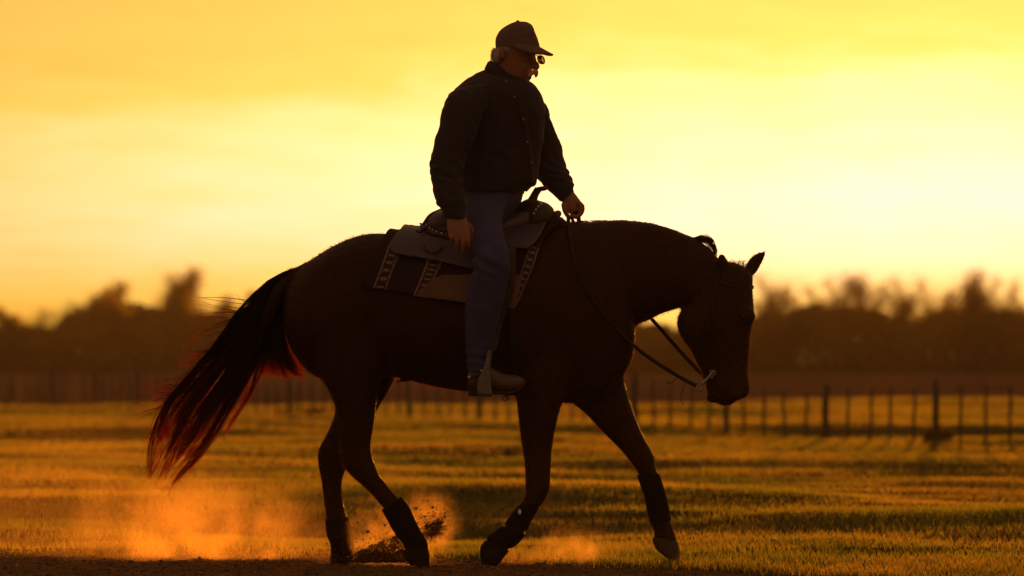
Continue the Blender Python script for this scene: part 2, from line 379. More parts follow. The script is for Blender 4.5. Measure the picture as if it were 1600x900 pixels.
def grass_zone(n, hmin, hmax, lean=1.0):
    """blades thrown over a wedge of the field, thinning out and growing coarser with distance"""
    D = 23.0 * (142.0 / 23.0) ** (rng.random(n) ** 1.25); y = D - D0; x = rng.uniform(-1, 1, n) * (D * .108 + 1.6)
    wid = D * .00022; far = np.clip((D - 30) / 60, 0, 1); hscale = 1 + 1.1 * far
    dens = vnoise(x * .9, y * .6, 21) * .6 + vnoise(x * 4, y * 3, 22) * .6
    keep = (dens > rng.uniform(.12, .95, n)) & (y < field_edge(x) + rng.normal(0, .5, n)) & (y > dirt_edge(x) + rng.normal(0, .22, n))
    x, y = x[keep], y[keep]; n = len(x); z = height(x, y)
    wid = wid[keep]; hscale = hscale[keep]; hh = hscale * rng.uniform(hmin, hmax, n) * (0.55 + .9 * vnoise(x * .5, y * .35, 23)); a = rng.uniform(0, 2 * np.pi, n)
    lx, ly = np.cos(a) * lean * hh * rng.uniform(.2, 1, n), np.sin(a) * lean * hh * rng.uniform(.2, 1, n)
    b = rng.uniform(0, np.pi, n); wx, wy = np.cos(b) * wid * .5, np.sin(b) * wid * .5
    wr = rng.uniform(.6, 1.3, n); wx *= wr; wy *= wr
    v = np.stack([np.stack([x - wx, y - wy, z - .008], -1), np.stack([x + wx, y + wy, z - .008], -1), np.stack([x + lx, y + ly, z + hh], -1)], 1)
    f = np.arange(n * 3)
    return v.reshape(-1, 3), f
v, f = grass_zone(1250000, .010, .038)
gr = new_obj('grass', np_mesh('grass', v, f, 3), M['grass'], smooth=False)
tag(gr, 'short backlit grass covering the field', 'grass', kind='stuff')

# loose clods and straw on the bare soil
def lumps(n, fx, size, seed):
    r = np.random.default_rng(seed); base = np.array([[1, 0, 0], [-1, 0, 0], [0, 1, 0], [0, -1, 0], [0, 0, 1], [0, 0, -1]], 'f')
    tri = np.array([[0, 2, 4], [2, 1, 4], [1, 3, 4], [3, 0, 4], [2, 0, 5], [1, 2, 5], [3, 1, 5], [0, 3, 5]])
    c = fx(r, n); n = len(c); s = size(r, n)
    v = base[None] * r.uniform(.5, 1.2, (n, 6, 1)) * s[:, None, None] + r.normal(0, .18, (n, 6, 3)) * s[:, None, None]
    return (v + c[:, None]).reshape(-1, 3), (np.arange(n)[:, None, None] * 6 + tri[None]).reshape(-1)
def soilpos(r, n):
    y = r.uniform(-2.4, 1.9, n); x = r.uniform(-4.0, 3.2, n); k = y < dirt_edge(x) + r.normal(0, .15, n); x, y = x[k], y[k]
    return np.stack([x, y, height(x, y) + .002], -1)
v, f = lumps(9000, soilpos, lambda r, n: .003 + .009 * r.random(n) ** 4, 3)
tag(new_obj('soil_crumbs', np_mesh('soil_crumbs', v, f, 3), M['clod'], smooth=False), 'loose brown crumbs of soil strewn along the bare ground', 'soil', kind='stuff')
sp_ = soilpos(rng, 1500); pth = []
for c in sp_:
    a = rng.uniform(0, 6.28); L = rng.uniform(.015, .05); d = np.array([math.cos(a), math.sin(a), rng.uniform(-.1, .35)])
    pth.append([c + d * L * (k / 3 - .5) + np.array([0, 0, .006 + .004 * math.sin(k)]) for k in range(4)])
tag(strands('straw_litter', pth, .0012, .0006, M['straw']), 'dry straw bits scattered over the bare soil', 'straw', kind='stuff')

# ------------------------------------------------------------------ fence
def pole_mesh(name, r, h, seg=8):
    mb = MB(); random.seed(int(r * 1e4))
    tube(mb, [(random.uniform(-.003, .003) * i, random.uniform(-.003, .003) * i, -.25 + (h + .25) * i / 5) for i in range(6)], [r * 1.08, r * 1.05, r, r * .98, r * .96, r * .9], seg)
    return mb.mesh(name)
FA, FB = Vector((6.9, 57.0 - D0, 0)), Vector((-15.0, 131.0 - D0, 0))
fence = empty('fence', (FA.x, FA.y, 0)); tag(fence, 'long wire fence with slim stays and thick wooden posts crossing the field', 'fence')
fdir = FB - FA; nst = int(fdir.length / .74)
thin, thick = pole_mesh('stay', .019, .62), pole_mesh('post', .040, .70)
for me in (thin, thick): me.materials.append(M['post'])
for i in range(nst + 1):
    q = FA + fdir * (i / nst); zz = float(height(q.x, q.y)); big = i % 5 == 0
    o = new_obj('post' if big else 'stay', thick if big else thin); o.location = (q.x + random.uniform(-.02, .02), q.y, zz)
    o.rotation_euler = (random.uniform(-.03, .03), random.uniform(-.03, .03), random.uniform(0, 6)); child_of(o, fence)
for hz in (.15, .29, .43, .57):
    mb = MB(); tube(mb, [(FA + fdir * (k / 60)) + Vector((0, 0, hz + float(height((FA + fdir * (k / 60)).x, (FA + fdir * (k / 60)).y)) + .01 * math.sin(k * 2.1))) for k in range(61)], .003, 5); mb.build('wire', M['wire'], fence)
# low weeds at the fence foot
def weed(px, py, h, w, label):
    D = CH * F / (py - HY); c = P(px, py, D - D0); c.z = float(height(c.x, c.y)); root = empty('weed_clump', c)
    tag(root, label, 'weed', 'weed clumps along the fence'); ps = []
    for k in range(160):
        a = random.uniform(0, 6.28); rr = random.random() ** .5 * w; hh = h * random.uniform(.4, 1) * (1.1 - rr / w * .6)
        ps.append([c + Vector((math.cos(a) * rr * (.4 + .6 * q / 3), math.sin(a) * rr * (.4 + .6 * q / 3), hh * q / 3 - .02)) for q in range(4)])
    strands('foliage', ps, .02, .008, M['twig'], root, k)
weed(1468, 686, .22, .22, 'small dark weed clump at the fence foot near the right edge')
weed(445, 652, .16, .2, 'low weed clump at the fence foot just behind the tail')
weed(490, 653, .2, .2, 'low weed clump at the fence foot by the hind legs')

# ------------------------------------------------------------------ tree line
def branchy(seed, h, spread, twig_n, levels=3, trunk_frac=.3):
    """bare winter tree with leaders and upswept limbs: list of (p, q, r0, r1, level)"""
    r = random.Random(seed); segs = []
    def limb(p, d, L, rad, lev, n_):
        k = 4 if lev == 0 else 3
        for i in range(k):
            d = (d + Vector((r.gauss(0, .12 + .05 * lev), r.gauss(0, .12 + .05 * lev), r.uniform(-.02, .14)))).normalized()
            q = p + d * (L / k); r1 = rad * (1 - .72 * (i + 1) / k); segs.append((p, q, rad * (1 - .72 * i / k), r1, lev + 1 if lev else (0 if i < 2 else 1)))
            if lev < levels:
                for _ in range(n_ if i or lev else 1):
                    a = r.uniform(0, 6.28); t_ = r.random(); side = Vector((math.cos(a), math.sin(a), r.uniform(.1, .9))) * spread * 1.7
                    limb(p + (q - p) * t_, (d * .75 + side).normalized(), L * r.uniform(.34, .56) * (1.1 - .5 * (i + t_) / k), rad * .42, lev + 1, 3 if lev < 1 else 2)
            p = q
    for _ in range(r.randint(1, 3)):
        limb(Vector((r.uniform(-.4, .4), r.uniform(-.4, .4), 0)), Vector((r.gauss(0, .12), r.gauss(0, .12), 1)).normalized(), h * r.uniform(.6, .8), h * .018, 0, 4)
    return segs
def tree_meshes(i, h, spread, leafy):
    segs = branchy(100 + i * 7, h, spread, 0); mt = MB(); mc_v = []; mc_f = []; r = random.Random(i)
    for a, b_, r0, r1, lev in segs:
        if lev <= 1: tube(mt, [a, (a + b_) / 2, b_], [r0, (r0 + r1) / 2, r1], 6)
    top = max(s[1].z for s in segs); k = h / top
    nv = 0
    for a, b_, r0, r1, lev in segs:
        if lev < 2: continue
        for rep in range(1 if lev < 3 else 2):
            j = Vector((r.gauss(0, .22), r.gauss(0, .22), r.gauss(0, .18))) if rep else Vector()
            w = max(r0 * 1.0, .011); d = (b_ - a); sd = d.cross(Vector((r.gauss(0, 1), r.gauss(0, 1), r.gauss(0, 1)))).normalized() * w
            mc_v += [a + j - sd, a + j + sd, b_ + j * 1.6 + sd * .3, b_ + j * 1.6 - sd * .3]; mc_f.append((nv, nv + 1, nv + 2, nv + 3)); nv += 4
        if lev >= 3 and r.random() < .5:
            for _ in range(leafy):
                c = b_ + Vector((r.gauss(0, .28), r.gauss(0, .28), r.gauss(0, .25))); s = r.uniform(.04, .11)
                u = Vector((r.gauss(0, 1), r.gauss(0, 1), r.gauss(0, 1))).normalized() * s; w_ = u.cross(Vector((r.gauss(0, 1), r.gauss(0, 1), r.gauss(0, 1)))).normalized() * s
                mc_v += [c - u, c - w_ * .6, c + u, c + w_ * .6]; mc_f.append((nv, nv + 1, nv + 2, nv + 3)); nv += 4
    mt.v = [tuple(Vector(v) * k) for v in mt.v]
    me = mt.mesh('trunk'); me.materials.append(M['bark'])
    mc = bpy.data.meshes.new('crown'); mc.from_pydata([tuple(v * k) for v in mc_v], [], mc_f); mc.update(); mc.materials.append(M['twig'])
    return me, mc
variants = [tree_meshes(i, 6.0, s, l) for i, (s, l) in enumerate(((.62, 0), (.7, 0), (.66, 1), (.8, 1), (.66, 4)))]
TD = 420.0
def tree(px, top, variant, label, wide=1.0, D=TD, group='trees in the line behind the field'):
    c = P(px, HY, D - D0); hgt = CH + (HY - top) * D / F
    o = empty('tree', (c.x, c.y, 0)); s = hgt / 6.0; o.scale = (s * wide, s * wide, s); o.rotation_euler.z = random.uniform(0, 6.28)
    for nm, me in zip(('trunk', 'crown'), variants[variant]):
        k = bpy.data.objects.new(nm, me); col.objects.link(k); k.parent = o
    return tag(o, label, 'tree', group)
marked = [(252, 426, 4, .85, 'tall dense narrow tree rising above the left tree line'), (302, 430, 2, .95, 'rounded twiggy tree right of the tall narrow one on the left'),
          (150, 446, 4, 1.0, 'broad dark tree heading the hump in the left tree line'), (190, 452, 2, .8, 'dark tree beside the hump of the left tree line'),
          (1205, 424, 0, .9, 'sparse bare tree just right of the horse head'), (1365, 430, 1, .9, 'bare spreading tree in the middle of the right tree line'),
          (1425, 428, 0, .8, 'thin upright bare tree in the right tree line'), (1497, 424, 2, .8, 'thickest tall bare tree of the right tree line'),
          (1585, 434, 0, .8, 'sparse bare tree at the right end of the tree line')]
for m_ in marked: tree(m_[0], m_[1], m_[2], m_[4], m_[3], TD + random.uniform(-6, 6))
outline = [(-700, 470), (-300, 465), (0, 494), (60, 488), (110, 476), (140, 460), (200, 462), (225, 478), (330, 468), (420, 470), (600, 470), (800, 465), (1000, 478), (1060, 486), (1170, 482), (1230, 452), (1290, 462), (1340, 452), (1400, 462), (1460, 464), (1540, 462), (1600, 458), (1900, 455), (2300, 460)]
def otop(px): return float(np.interp(px, [a for a, _ in outline], [b for _, b in outline]))
px = 1150.0
while px < 1720:                                   # feathery taller crowns on the right
    px += random.uniform(30, 56); tree(px, random.uniform(424, 456), random.choice((0, 1, 3)), 'feathery bare tree among the taller crowns of the right tree line', random.uniform(.75, 1.1), TD + random.uniform(-10, 14), 'taller bare trees of the right tree line')
px = -160.0; k = 0
while px < 1760:
    px += random.uniform(26, 52); k += 1
    left = px < 700
    tree(px, otop(px) + random.uniform(-10, 16), random.choice((0, 1, 3) if not left else (2, 4, 1)),
         'low bare tree standing in the hazy left tree line' if left else 'low bare tree standing in the hazy right tree line', random.uniform(.8, 1.15), TD + random.uniform(-14, 16),
         'low trees of the left tree line' if left else 'low trees of the right tree line')
# thicket that closes the foot of the tree line
brush = [(-700, 500), (0, 506), (60, 500), (110, 492), (140, 470), (165, 462), (195, 466), (225, 488), (250, 474), (275, 480), (330, 486), (420, 484), (600, 488), (1000, 500), (1060, 508), (1170, 496), (1230, 486), (1255, 474), (1300, 476), (1340, 472), (1370, 482), (1400, 492), (1460, 494), (1500, 486), (1600, 492), (1900, 488), (2300, 490)]
n = 200000; pxs = rng.uniform(-1100, 2300, n); D = TD + rng.uniform(2, 30, n)
topz = np.interp(pxs, [a for a, _ in brush], [b for _, b in brush]); topz = (HY - topz) * TD / F + CH
topz = topz * (.84 + .18 * vnoise(pxs * .03, pxs * 0, 31) + .12 * vnoise(pxs * .12, pxs * 0, 32))
X = (pxs - 800) * TD / F; Zp = topz * np.where(rng.random(n) < .65, rng.random(n), rng.random(n) ** .5) - .1
C = np.stack([X, D - D0, Zp], -1); u = rng.normal(0, 1, (n, 3)); u /= np.linalg.norm(u, axis=1, keepdims=True); w = np.cross(u, rng.normal(0, 1, (n, 3))); w /= np.linalg.norm(w, axis=1, keepdims=True)
s = rng.uniform(.12, .26, (n, 1)); V = np.stack([C - u * s, C - w * s * .7, C + u * s, C + w * s * .7], 1).reshape(-1, 3)
tag(new_obj('thicket', np_mesh('thicket', V, np.arange(n * 4), 4), M['thicket'], smooth=False), 'dark brushy undergrowth filling the foot of the tree line', 'undergrowth', kind='stuff')

# ------------------------------------------------------------------ horse
horse_mb = MB()
TOR = [(443, 478, 500, .05), (447, 456, 524, .12), (455, 437, 545, .17), (470, 420, 568, .215), (485, 406, 584, .24), (515, 387, 598, .265), (551, 371, 598, .27), (585, 365, 592, .262),
       (620, 367, 591, .262), (660, 371, 600, .275), (700, 374, 608, .29), (740, 375, 612, .298), (780, 372, 616, .295), (820, 364, 620, .28), (860, 352, 626, .258), (890, 346, 630, .235),
       (920, 346, 625, .225), (948, 346, 612, .21), (970, 380, 592, .185), (984, 430, 570, .15), (990, 480, 552, .10), (992.5, 505, 538, .04)]
loft(horse_mb, [(x, a, x, b, w, 0) for x, a, b, w in TOR], 4, 28, 2.15)
TORR = np.array(resample([list(s) for s in TOR], 4))
def near(px, py, off=0.0, side=-1):
    """point on the horse's flank (inflated by off) that the photo shows at that pixel"""
    x_ = np.clip(px, TORR[0, 0], TORR[-1, 0])
    a = np.interp(x_, TORR[:, 0], TORR[:, 1]); b_ = np.interp(x_, TORR[:, 0], TORR[:, 2]); w = np.interp(x_, TORR[:, 0], TORR[:, 3]) + off
    c = (a + b_) / 2; hz = (b_ - a) / 2 + off * S; q = abs(py - c) / hz; n_ = 2.15
    if q >= 1: py = c + math.copysign(hz * .9999, py - c); q = .9999
    Y = -w * (1 - q ** n_) ** (1 / n_)
    v = P(px, py, 0); v.y = Y * (1 if side < 0 else -1)
    return v
# neck, head
loft(horse_mb, [(890, 348, 915, 620, .20, 0), (920, 346, 950, 590, .185, 0), (952, 344, 975, 545, .155, 0), (985, 345.5, 992, 512, .13, 0), (1020, 350, 1012, 501, .112, 0),
                (1055, 359.5, 1034, 490, .10, 0), (1085, 372, 1052, 484, .092, 0), (1107, 385, 1066, 480, .086, 0), (1122, 402, 1084, 486, .08, 0), (1135, 420, 1105, 490, .07, 0)], 4, 24, 2.1)
loft(horse_mb, [(1123, 410, 1145, 410, .03, 0), (1112, 416, 1160, 417, .06, 0), (1098, 430, 1174, 430, .082, 0), (1085, 450, 1175.5, 450, .092, 0), (1072, 470, 1176.5, 470, .10, 0),
                (1063, 488, 1177, 488, .106, 0), (1060.5, 504, 1175, 504, .103, 0), (1062, 520, 1172, 520, .097, 0), (1068, 533, 1171, 533, .088, 0), (1077, 546, 1170, 546, .078, 0),
                (1084, 560, 1169.5, 560, .07, 0), (1092, 575, 1169, 575, .064, 0), (1099, 586, 1169.5, 586, .062, 0), (1102, 597, 1172, 597, .064, 0), (1104, 607, 1173, 607, .064, 0),
                (1108, 615, 1171, 615, .06, 0), (1113, 622, 1166, 621, .052, 0), (1121, 629, 1150, 627, .04, 0), (1128, 634, 1143, 633, .018, 0)], 3, 22, 2.1)
for sgn in (-1, 1):
    blob(horse_mb, P(1167, 494, sgn * .066), .036, .026, .040)             # orbit
    blob(horse_mb, P(1150, 617, sgn * .05), .030, .02, .024)              # nostril rim
    blob(horse_mb, P(1085, 505, sgn * .075), .075, .04, .085)             # cheek
blob(horse_mb, P(1113, 620, 0), .024, .034, .026)                          # chin
# ears
def ear(pts, rads, flat):
    tube(horse_mb, pts, rads, 10, flat)
ear(spline([P(1166, 428, .05), P(1173, 420, .058), P(1181, 408, .062), P(1189, 400, .062), P(1196, 393, .06)], 3), [.018, .024, .026, .027, .028, .028, .027, .025, .022, .018, .014, .010, .005], .6)
ear(spline([P(1134, 425, -.05), P(1130, 415, -.058), P(1128, 406, -.064), P(1127, 396, -.066)], 3), [.026, .028, .029, .029, .028, .026, .023, .020, .014, .008][:10], .7)
# legs
HN = [(478, 460, 600, 470, .10, -.15), (486, 530, 606, 530, .105, -.165), (500, 585, 600, 580, .09, -.17), (515, 614, 591, 612, .075, -.17), (525, 640, 587, 640, .064, -.17), (528, 668, 584, 670, .055, -.17), (529, 693, 580, 690, .048, -.17),
      (531, 715, 582, 711, .046, -.17), (541, 736, 585, 722, .043, -.17), (559, 753, 592, 741, .036, -.17), (577, 769, 604, 756, .031, -.17), (590, 785, 617, 772, .031, -.17), (600, 797, 629, 783, .033, -.17),
      (608, 809, 640, 797, .035, -.17), (615, 822, 648, 814, .037, -.17), (624, 837, 656, 830, .037, -.17), (632, 847, 664, 843, .034, -.17), (633, 857, 668, 853, .037, -.17), (636, 866, 669, 864, .034, -.17)]
HF = [(490, 480, 622, 500, .10, .15), (500, 550, 622, 575, .10, .165), (514, 600, 609, 610, .08, .17), (525, 636, 588, 643, .064, .17), (519, 662, 572, 676, .055, .17), (507, 684, 560, 700, .05, .17), (497, 702, 550, 718, .048, .17),
      (496, 722, 541, 735, .044, .17), (501, 748, 536, 752, .034, .17), (505, 772, 535, 774, .031, .17), (508, 796, 538, 797, .031, .17), (511, 815, 543, 814, .034, .17), (513, 835, 549, 835, .037, .17), (518, 848, 550, 850, .035, .17), (520, 860, 551, 862, .037, .17)]
FN = [(800, 520, 905, 520, .10, -.13), (803, 580, 900, 580, .095, -.14), (804, 612, 888, 612, .082, -.145), (807, 634, 875, 638, .07, -.15), (811, 660, 870.5, 660, .06, -.15), (815, 692, 865, 692, .052, -.15), (819, 722, 862, 724, .047, -.15), (821, 745, 860.5, 747, .047, -.15),
      (821, 761, 858.5, 764, .046, -.15), (820, 775, 852, 781, .040, -.15), (813, 787, 843, 792, .034, -.15), (804, 799, 834, 804, .031, -.15), (797, 810, 828, 816, .033, -.15), (789, 820, 822, 829, .037, -.15),
      (779, 826, 819, 838, .037, -.15), (767, 834, 809, 847, .034, -.15), (760, 842, 798, 857, .036, -.15), (757, 850, 792, 864, .034, -.15)]
FF = [(885, 540, 986, 530, .10, .12), (882, 590, 975, 588, .09, .14), (893, 627, 979, 610, .078, .15), (911, 643, 986, 636, .068, .15), (935, 666, 994, 660, .058, .15), (955, 686, 1003, 680, .052, .15), (972, 704, 1014, 699, .048, .15), (984, 719, 1022, 715, .047, .15),
      (994, 733, 1024, 731, .043, .15), (1000, 748, 1031, 746, .034, .15), (1006, 772, 1039, 770, .031, .15), (1011, 797, 1045, 794, .032, .15), (1016, 817, 1048.5, 814, .036, .15), (1022, 829, 1054, 830, .035, .15), (1021, 840, 1058, 844, .038, .15), (1024, 848, 1059, 854, .035, .15)]
for L_ in (HN, HF, FN, FF): loft(horse_mb, L_, 3, 16, 2.1)
# dock of the tail
tube(horse_mb, spline([P(500, 420, 0), P(475, 430, 0), P(455, 436, 0), P(430, 452, 0), P(410, 480, 0)], 4), [.05] * 5 + [.045] * 4 + [.035] * 4 + [.025] * 3 + [.018], 10)
horse = remesh(horse_mb, 'horse', .0085, 5, M['coat'])
def muscle(c, n_): return .006 * (noise.noise(c * 4.2) + .4 * noise.noise(c * 11))
displace(horse.data, muscle)
tag(horse, 'dark bay horse walking to the right with lowered head, carrying the rider', 'horse')
# hooves
def hoof(st, Y, m_='hoofdark'):
    mb = MB(); loft(mb, [(*s, Y) for s in st], 3, 18, 2.3); return mb.build('hoof', M[m_], horse)
hoof([(632, 858, 668, 854, .040), (630, 866, 670.5, 864, .047), (634, 875, 671.5, 874, .052), (642, 884, 672, 884, .054)], -.17)
hoof([(519, 861, 551, 863, .040), (517, 868, 554, 869, .047), (517, 880, 556, 879.5, .052)], .17)
hoof([(758, 844, 796, 861, .038), (751, 854, 789, 869, .046), (750, 866, 782, 878, .05), (752, 881, 776, 884, .05)], -.15)
hoof([(1020, 839, 1058, 845, .041), (1020, 847, 1060.5, 854, .047), (1026, 859, 1062, 866, .052), (1042, 872, 1063, 877, .052)], .15, 'hoof')
# leg boots
def wrap(st, Y, name='leg_boot'):
    mb = MB(); loft(mb, [(*s, Y) for s in st], 3, 18, 2.2); return mb.build(name, M['wrap'], horse)
wrap([(596, 797, 627, 776, .042), (603, 809, 640, 793, .044), (611, 824, 649, 813, .045), (620, 838, 658, 830, .046), (629, 849, 667, 846, .046), (632, 857, 669, 855, .044)], -.17)
wrap([(508, 811, 545, 806, .042), (509, 825, 548, 820, .045), (511, 838, 552, 835, .047), (516, 850, 553, 848, .046), (517, 864, 554, 863, .046)], .17)
b1 = wrap([(811, 788, 843, 793, .040), (801, 800, 835, 806, .041), (793, 811, 828, 819, .042), (788, 819, 824, 829, .042)], -.15)
wrap([(784, 821, 822, 834, .048), (775, 828, 817, 842, .049), (764, 836, 807, 852, .047), (760, 842, 799, 857, .045)], -.15, 'ankle_boot')
wrap([(995, 742, 1030, 740, .041), (1001, 760, 1036, 757, .041), (1007, 778, 1041, 775, .040), (1011, 800, 1046, 796, .041), (1015, 817, 1049, 813, .043)], .15)
mb = MB(); blob(mb, P(812, 800, -.195), .008, .004, .012); mb.build('boot_tab', M['silver'], horse)
for sgn in (-1, 1):
    mb = MB(); blob(mb, P(1163, 494, sgn * .080), .016, .011, .015); mb.build('eye', M['eye'], horse)

# tail hair
TOPE = [(472, 421), (446, 423), (420, 438), (396, 460), (372, 488), (352, 520), (330, 556), (302, 592), (276, 622), (256, 656), (242, 692), (236, 724), (232, 745)]
BOTE = [(466, 440), (452, 452), (440, 478), (432, 508), (426, 540), (412, 572), (398, 604), (382, 632), (366, 662), (352, 690), (330, 716), (306, 738), (282, 764)]
def poly_at(pl, t_):
    k = t_ * (len(pl) - 1); i = min(int(k), len(pl) - 2); f_ = k - i
    return (pl[i][0] * (1 - f_) + pl[i + 1][0] * f_, pl[i][1] * (1 - f_) + pl[i + 1][1] * f_)
K = 15; paths = []
locks = [(min(max(random.gauss(.48, .32), -.06), 1.04), random.uniform(-.09, .09), random.uniform(.62, 1.06), random.uniform(0, 6.28)) for _ in range(34)]
for i in range(1250):
    v0, y0, L, ph = random.choice(locks); v = min(max(v0 + random.gauss(0, .030), -.07), 1.06); vr = random.random(); LL = L * random.choice((1, 1, random.uniform(.55, 1.0))) * random.uniform(.9, 1.0); pth = []
    jit = random.gauss(0, 3.0); amp = random.uniform(1, 6); loose = random.random() < .1
    for k in range(K):
        s_ = k / (K - 1) * LL
        g_ = min(s_ * 1.9, 1)
        vv_ = vr * (1 - g_) + v * g_ + (v0 - v) * .85 * max(0, s_ - .40) * 1.6
        a = poly_at(TOPE, min(s_, 1)); b_ = poly_at(BOTE, min(s_, 1)); ex = max(s_ - 1, 0)
        x_ = a[0] * (1 - vv_) + b_[0] * vv_ - ex * 160; z_ = a[1] * (1 - vv_) + b_[1] * vv_ + ex * 260
        wv = math.sin(ph + s_ * 6) * (2 + amp * .6) * s_ * 1.6 + (math.sin(jit + s_ * 9) * 7 * s_ if loose else 0)
        pth.append(P(x_ + wv + jit * s_, z_ + wv * .6 + jit * s_ * .5, (vr - .5) * .05 + y0 * s_ + random.gauss(0, .003)))
    paths.append(pth)
# loose inner hair hanging behind the buttock
for i in range(520):
    s0 = random.random(); e = (random.uniform(405, 478), random.uniform(566, 592)); c1 = (440 - 30 * random.random(), 470 + 40 * random.random()); c2 = (min(e[0] - random.uniform(0, 30), 440), random.uniform(540, 588))
    yb = random.uniform(.0, .09)
    p0, p1, p2, p3 = (460 - 18 * s0, 440 + 20 * s0), c1, c2, e; pth = []
    for k in range(K):
        t_ = k / (K - 1); q = [(1 - t_) ** 3, 3 * (1 - t_) ** 2 * t_, 3 * (1 - t_) * t_ * t_, t_ ** 3]
        pth.append(P(sum(a * c[0] for a, c in zip(q, (p0, p1, p2, p3))), sum(a * c[1] for a, c in zip(q, (p0, p1, p2, p3))), yb * t_ + .01))
    paths.append(pth)
# stray hair blown out behind
for i in range(90):
    t0_ = random.uniform(.25, .7); a = poly_at(TOPE, t0_); L = random.uniform(40, 110); an = random.uniform(-.25, .5); dn_ = random.uniform(-12, 25); yb = random.uniform(-.05, .05)
    paths.append([P(a[0] + 12 - L * k / (K - 1) * math.cos(an), a[1] + 8 + L * math.sin(an) * k / (K - 1) + dn_ * (k / (K - 1)) ** 2, yb) for k in range(K)])
paths.append([P(395 - 26 * k / (K - 1), 477 + 0 - 4 * math.sin(k / (K - 1) * 2.2) - 14 * (k / (K - 1)) ** 3, 0) for k in range(K)])
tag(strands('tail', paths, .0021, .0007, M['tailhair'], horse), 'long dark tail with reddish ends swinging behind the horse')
# solid core of the tail so that the thick upper part stays opaque
mb = MB(); loft(mb, [(462, 424, 462, 444, .035, 0), (440, 428, 446, 462, .04, 0), (418, 444, 432, 496, .035, 0), (396, 474, 414, 520, .026, 0), (382, 502, 396, 544, .018, 0), (364, 540, 374, 568, .009, 0), (350, 570, 354, 582, .003, 0)], 4, 12)
mb.build('tail_core', M['hair'], horse)
# mane: short fringe on the crest, loose tuft behind the ears, forelock
paths = []; K = 6
crest = [(905, 347), (945, 346), (985, 346), (1020, 350), (1055, 360), (1085, 372), (1108, 386), (1120, 400)]
for i in range(520):
    c = poly_at(crest, random.random()); L = random.uniform(4, 12); an = random.uniform(-.5, .5); yb = random.uniform(-.02, .03); dr = random.uniform(.02, .1)
    paths.append([P(c[0] - L * .9 * k / 5 * math.cos(an), c[1] + 2 - L * .45 * math.sin(min(k / 5 * 2.4, 2.6)) + L * .25 * (k / 5) ** 2, yb + dr * k / 5) for k in range(6)])
for i in range(90):
    s0 = random.uniform(0, 1); a = (1082 + 14 * s0, 371 + 8 * s0); e = (1119 + random.uniform(-4, 3), 394 + random.uniform(-4, 8)); bow = random.uniform(3, 14)
    paths.append([P(a[0] + (e[0] - a[0]) * t_ + bow * .5 * math.sin(t_ * 3.14), a[1] + (e[1] - a[1]) * t_ - bow * math.sin(t_ * 3.14) , random.uniform(-.01, .02)) for t_ in (0, .2, .4, .6, .8, 1)])
for i in range(60):
    a = (random.uniform(1136, 1164), random.uniform(413, 420)); L = random.uniform(3, 10); an = random.uniform(-.6, 1.2)
    paths.append([P(a[0] + L * t_ * math.sin(an) + 3 * t_ * t_, a[1] + 1 - L * math.sin(t_ * 2.2), random.uniform(-.03, .04)) for t_ in (0, .2, .4, .6, .8, 1)])
strands('mane', paths, .0015, .0006, M['manehair'], horse, 3)
# hair tuft at the flank and fuzz over the coat
paths = [[P(640 - 26 * t_ * u_ + random.uniform(0, 6), 594 + 2 * t_ - 6 * math.sin(t_ * 3.1) * u_ + 3 * t_ * u_, -.02 + random.uniform(-.03, .03)) for t_ in (0, .2, .4, .6, .8, 1)] for u_ in [random.uniform(.3, 1) for _ in range(70)]]
strands('flank_tuft', paths, .0016, .0005, M['fuzz'], horse, 4)
hme = horse.data; nv = len(hme.vertices); cos = np.empty(nv * 3, 'f'); nr = np.empty(nv * 3, 'f'); hme.vertices.foreach_get('co', cos); hme.vertices.foreach_get('normal', nr)
cos = cos.reshape(-1, 3); nr = nr.reshape(-1, 3); pick = rng.choice(nv, 50000, replace=True)
c = cos[pick] + rng.normal(0, .003, (len(pick), 3)); d = nr[pick] + rng.normal(0, .35, (len(pick), 3)) + np.array([-.5, 0, -.8]); d /= np.linalg.norm(d, axis=1, keepdims=True)
L = rng.uniform(.003, .0075, (len(pick), 1)); pths = np.stack([c, c + d * L * .5, c + d * L + np.array([-.0015, 0, -.002])], 1)
tag(strands('coat_hair', pths, .0009, .0004, M['fuzz'], horse, 5), kind='stuff')

# ------------------------------------------------------------------ saddle blanket and saddle
def patch(rows, off, name, *a_, **k_):
    if k_.pop('split', False):
        return [patch1(rows, off, name, *a_, sides=(sd,), **k_) for sd in (-1, 1)]
    return patch1(rows, off, name, *a_, **k_)
def patch1(rows, off, name, material, parent, nu=24, thick=.008, both=True, uv=False, sides=(-1, 1)):
    """rows: list of (left px, py, right px, py) from top to bottom laid on the inflated flank"""
    R_ = resample([list(r) for r in rows], 5); objs = []
    V = []; Fc = []; UV = []
    for sd in (sides if both else (-1,)):
        b0 = len(V)
        for i, r in enumerate(R_):
            for j in range(nu + 1):
                u_ = j / nu; V.append(near(r[0] + (r[2] - r[0]) * u_, r[1] + (r[3] - r[1]) * u_, off, sd)); UV.append((u_, i / (len(R_) - 1)))
        for i in range(len(R_) - 1):
            for j in range(nu):
                a = b0 + i * (nu + 1) + j; q = (a, a + 1, a + nu + 2, a + nu + 1); Fc.append(q if sd > 0 else q[::-1])
    me = bpy.data.meshes.new(name); me.from_pydata([tuple(v) for v in V], [], Fc); me.update()
    if uv:
        lay = me.uv_layers.new(name='uv')
        for lp in me.loops: lay.data[lp.index].uv = UV[lp.vertex_index]
    o = new_obj(name, me, material)
    m_ = o.modifiers.new('thickness', 'SOLIDIFY'); m_.thickness = thick; m_.offset = 0
    return child_of(o, parent)
blanket = empty('saddle_blanket', P(720, 460, 0)); tag(blanket, 'dark woven saddle blanket with pale ladder stripes under the saddle', 'blanket')
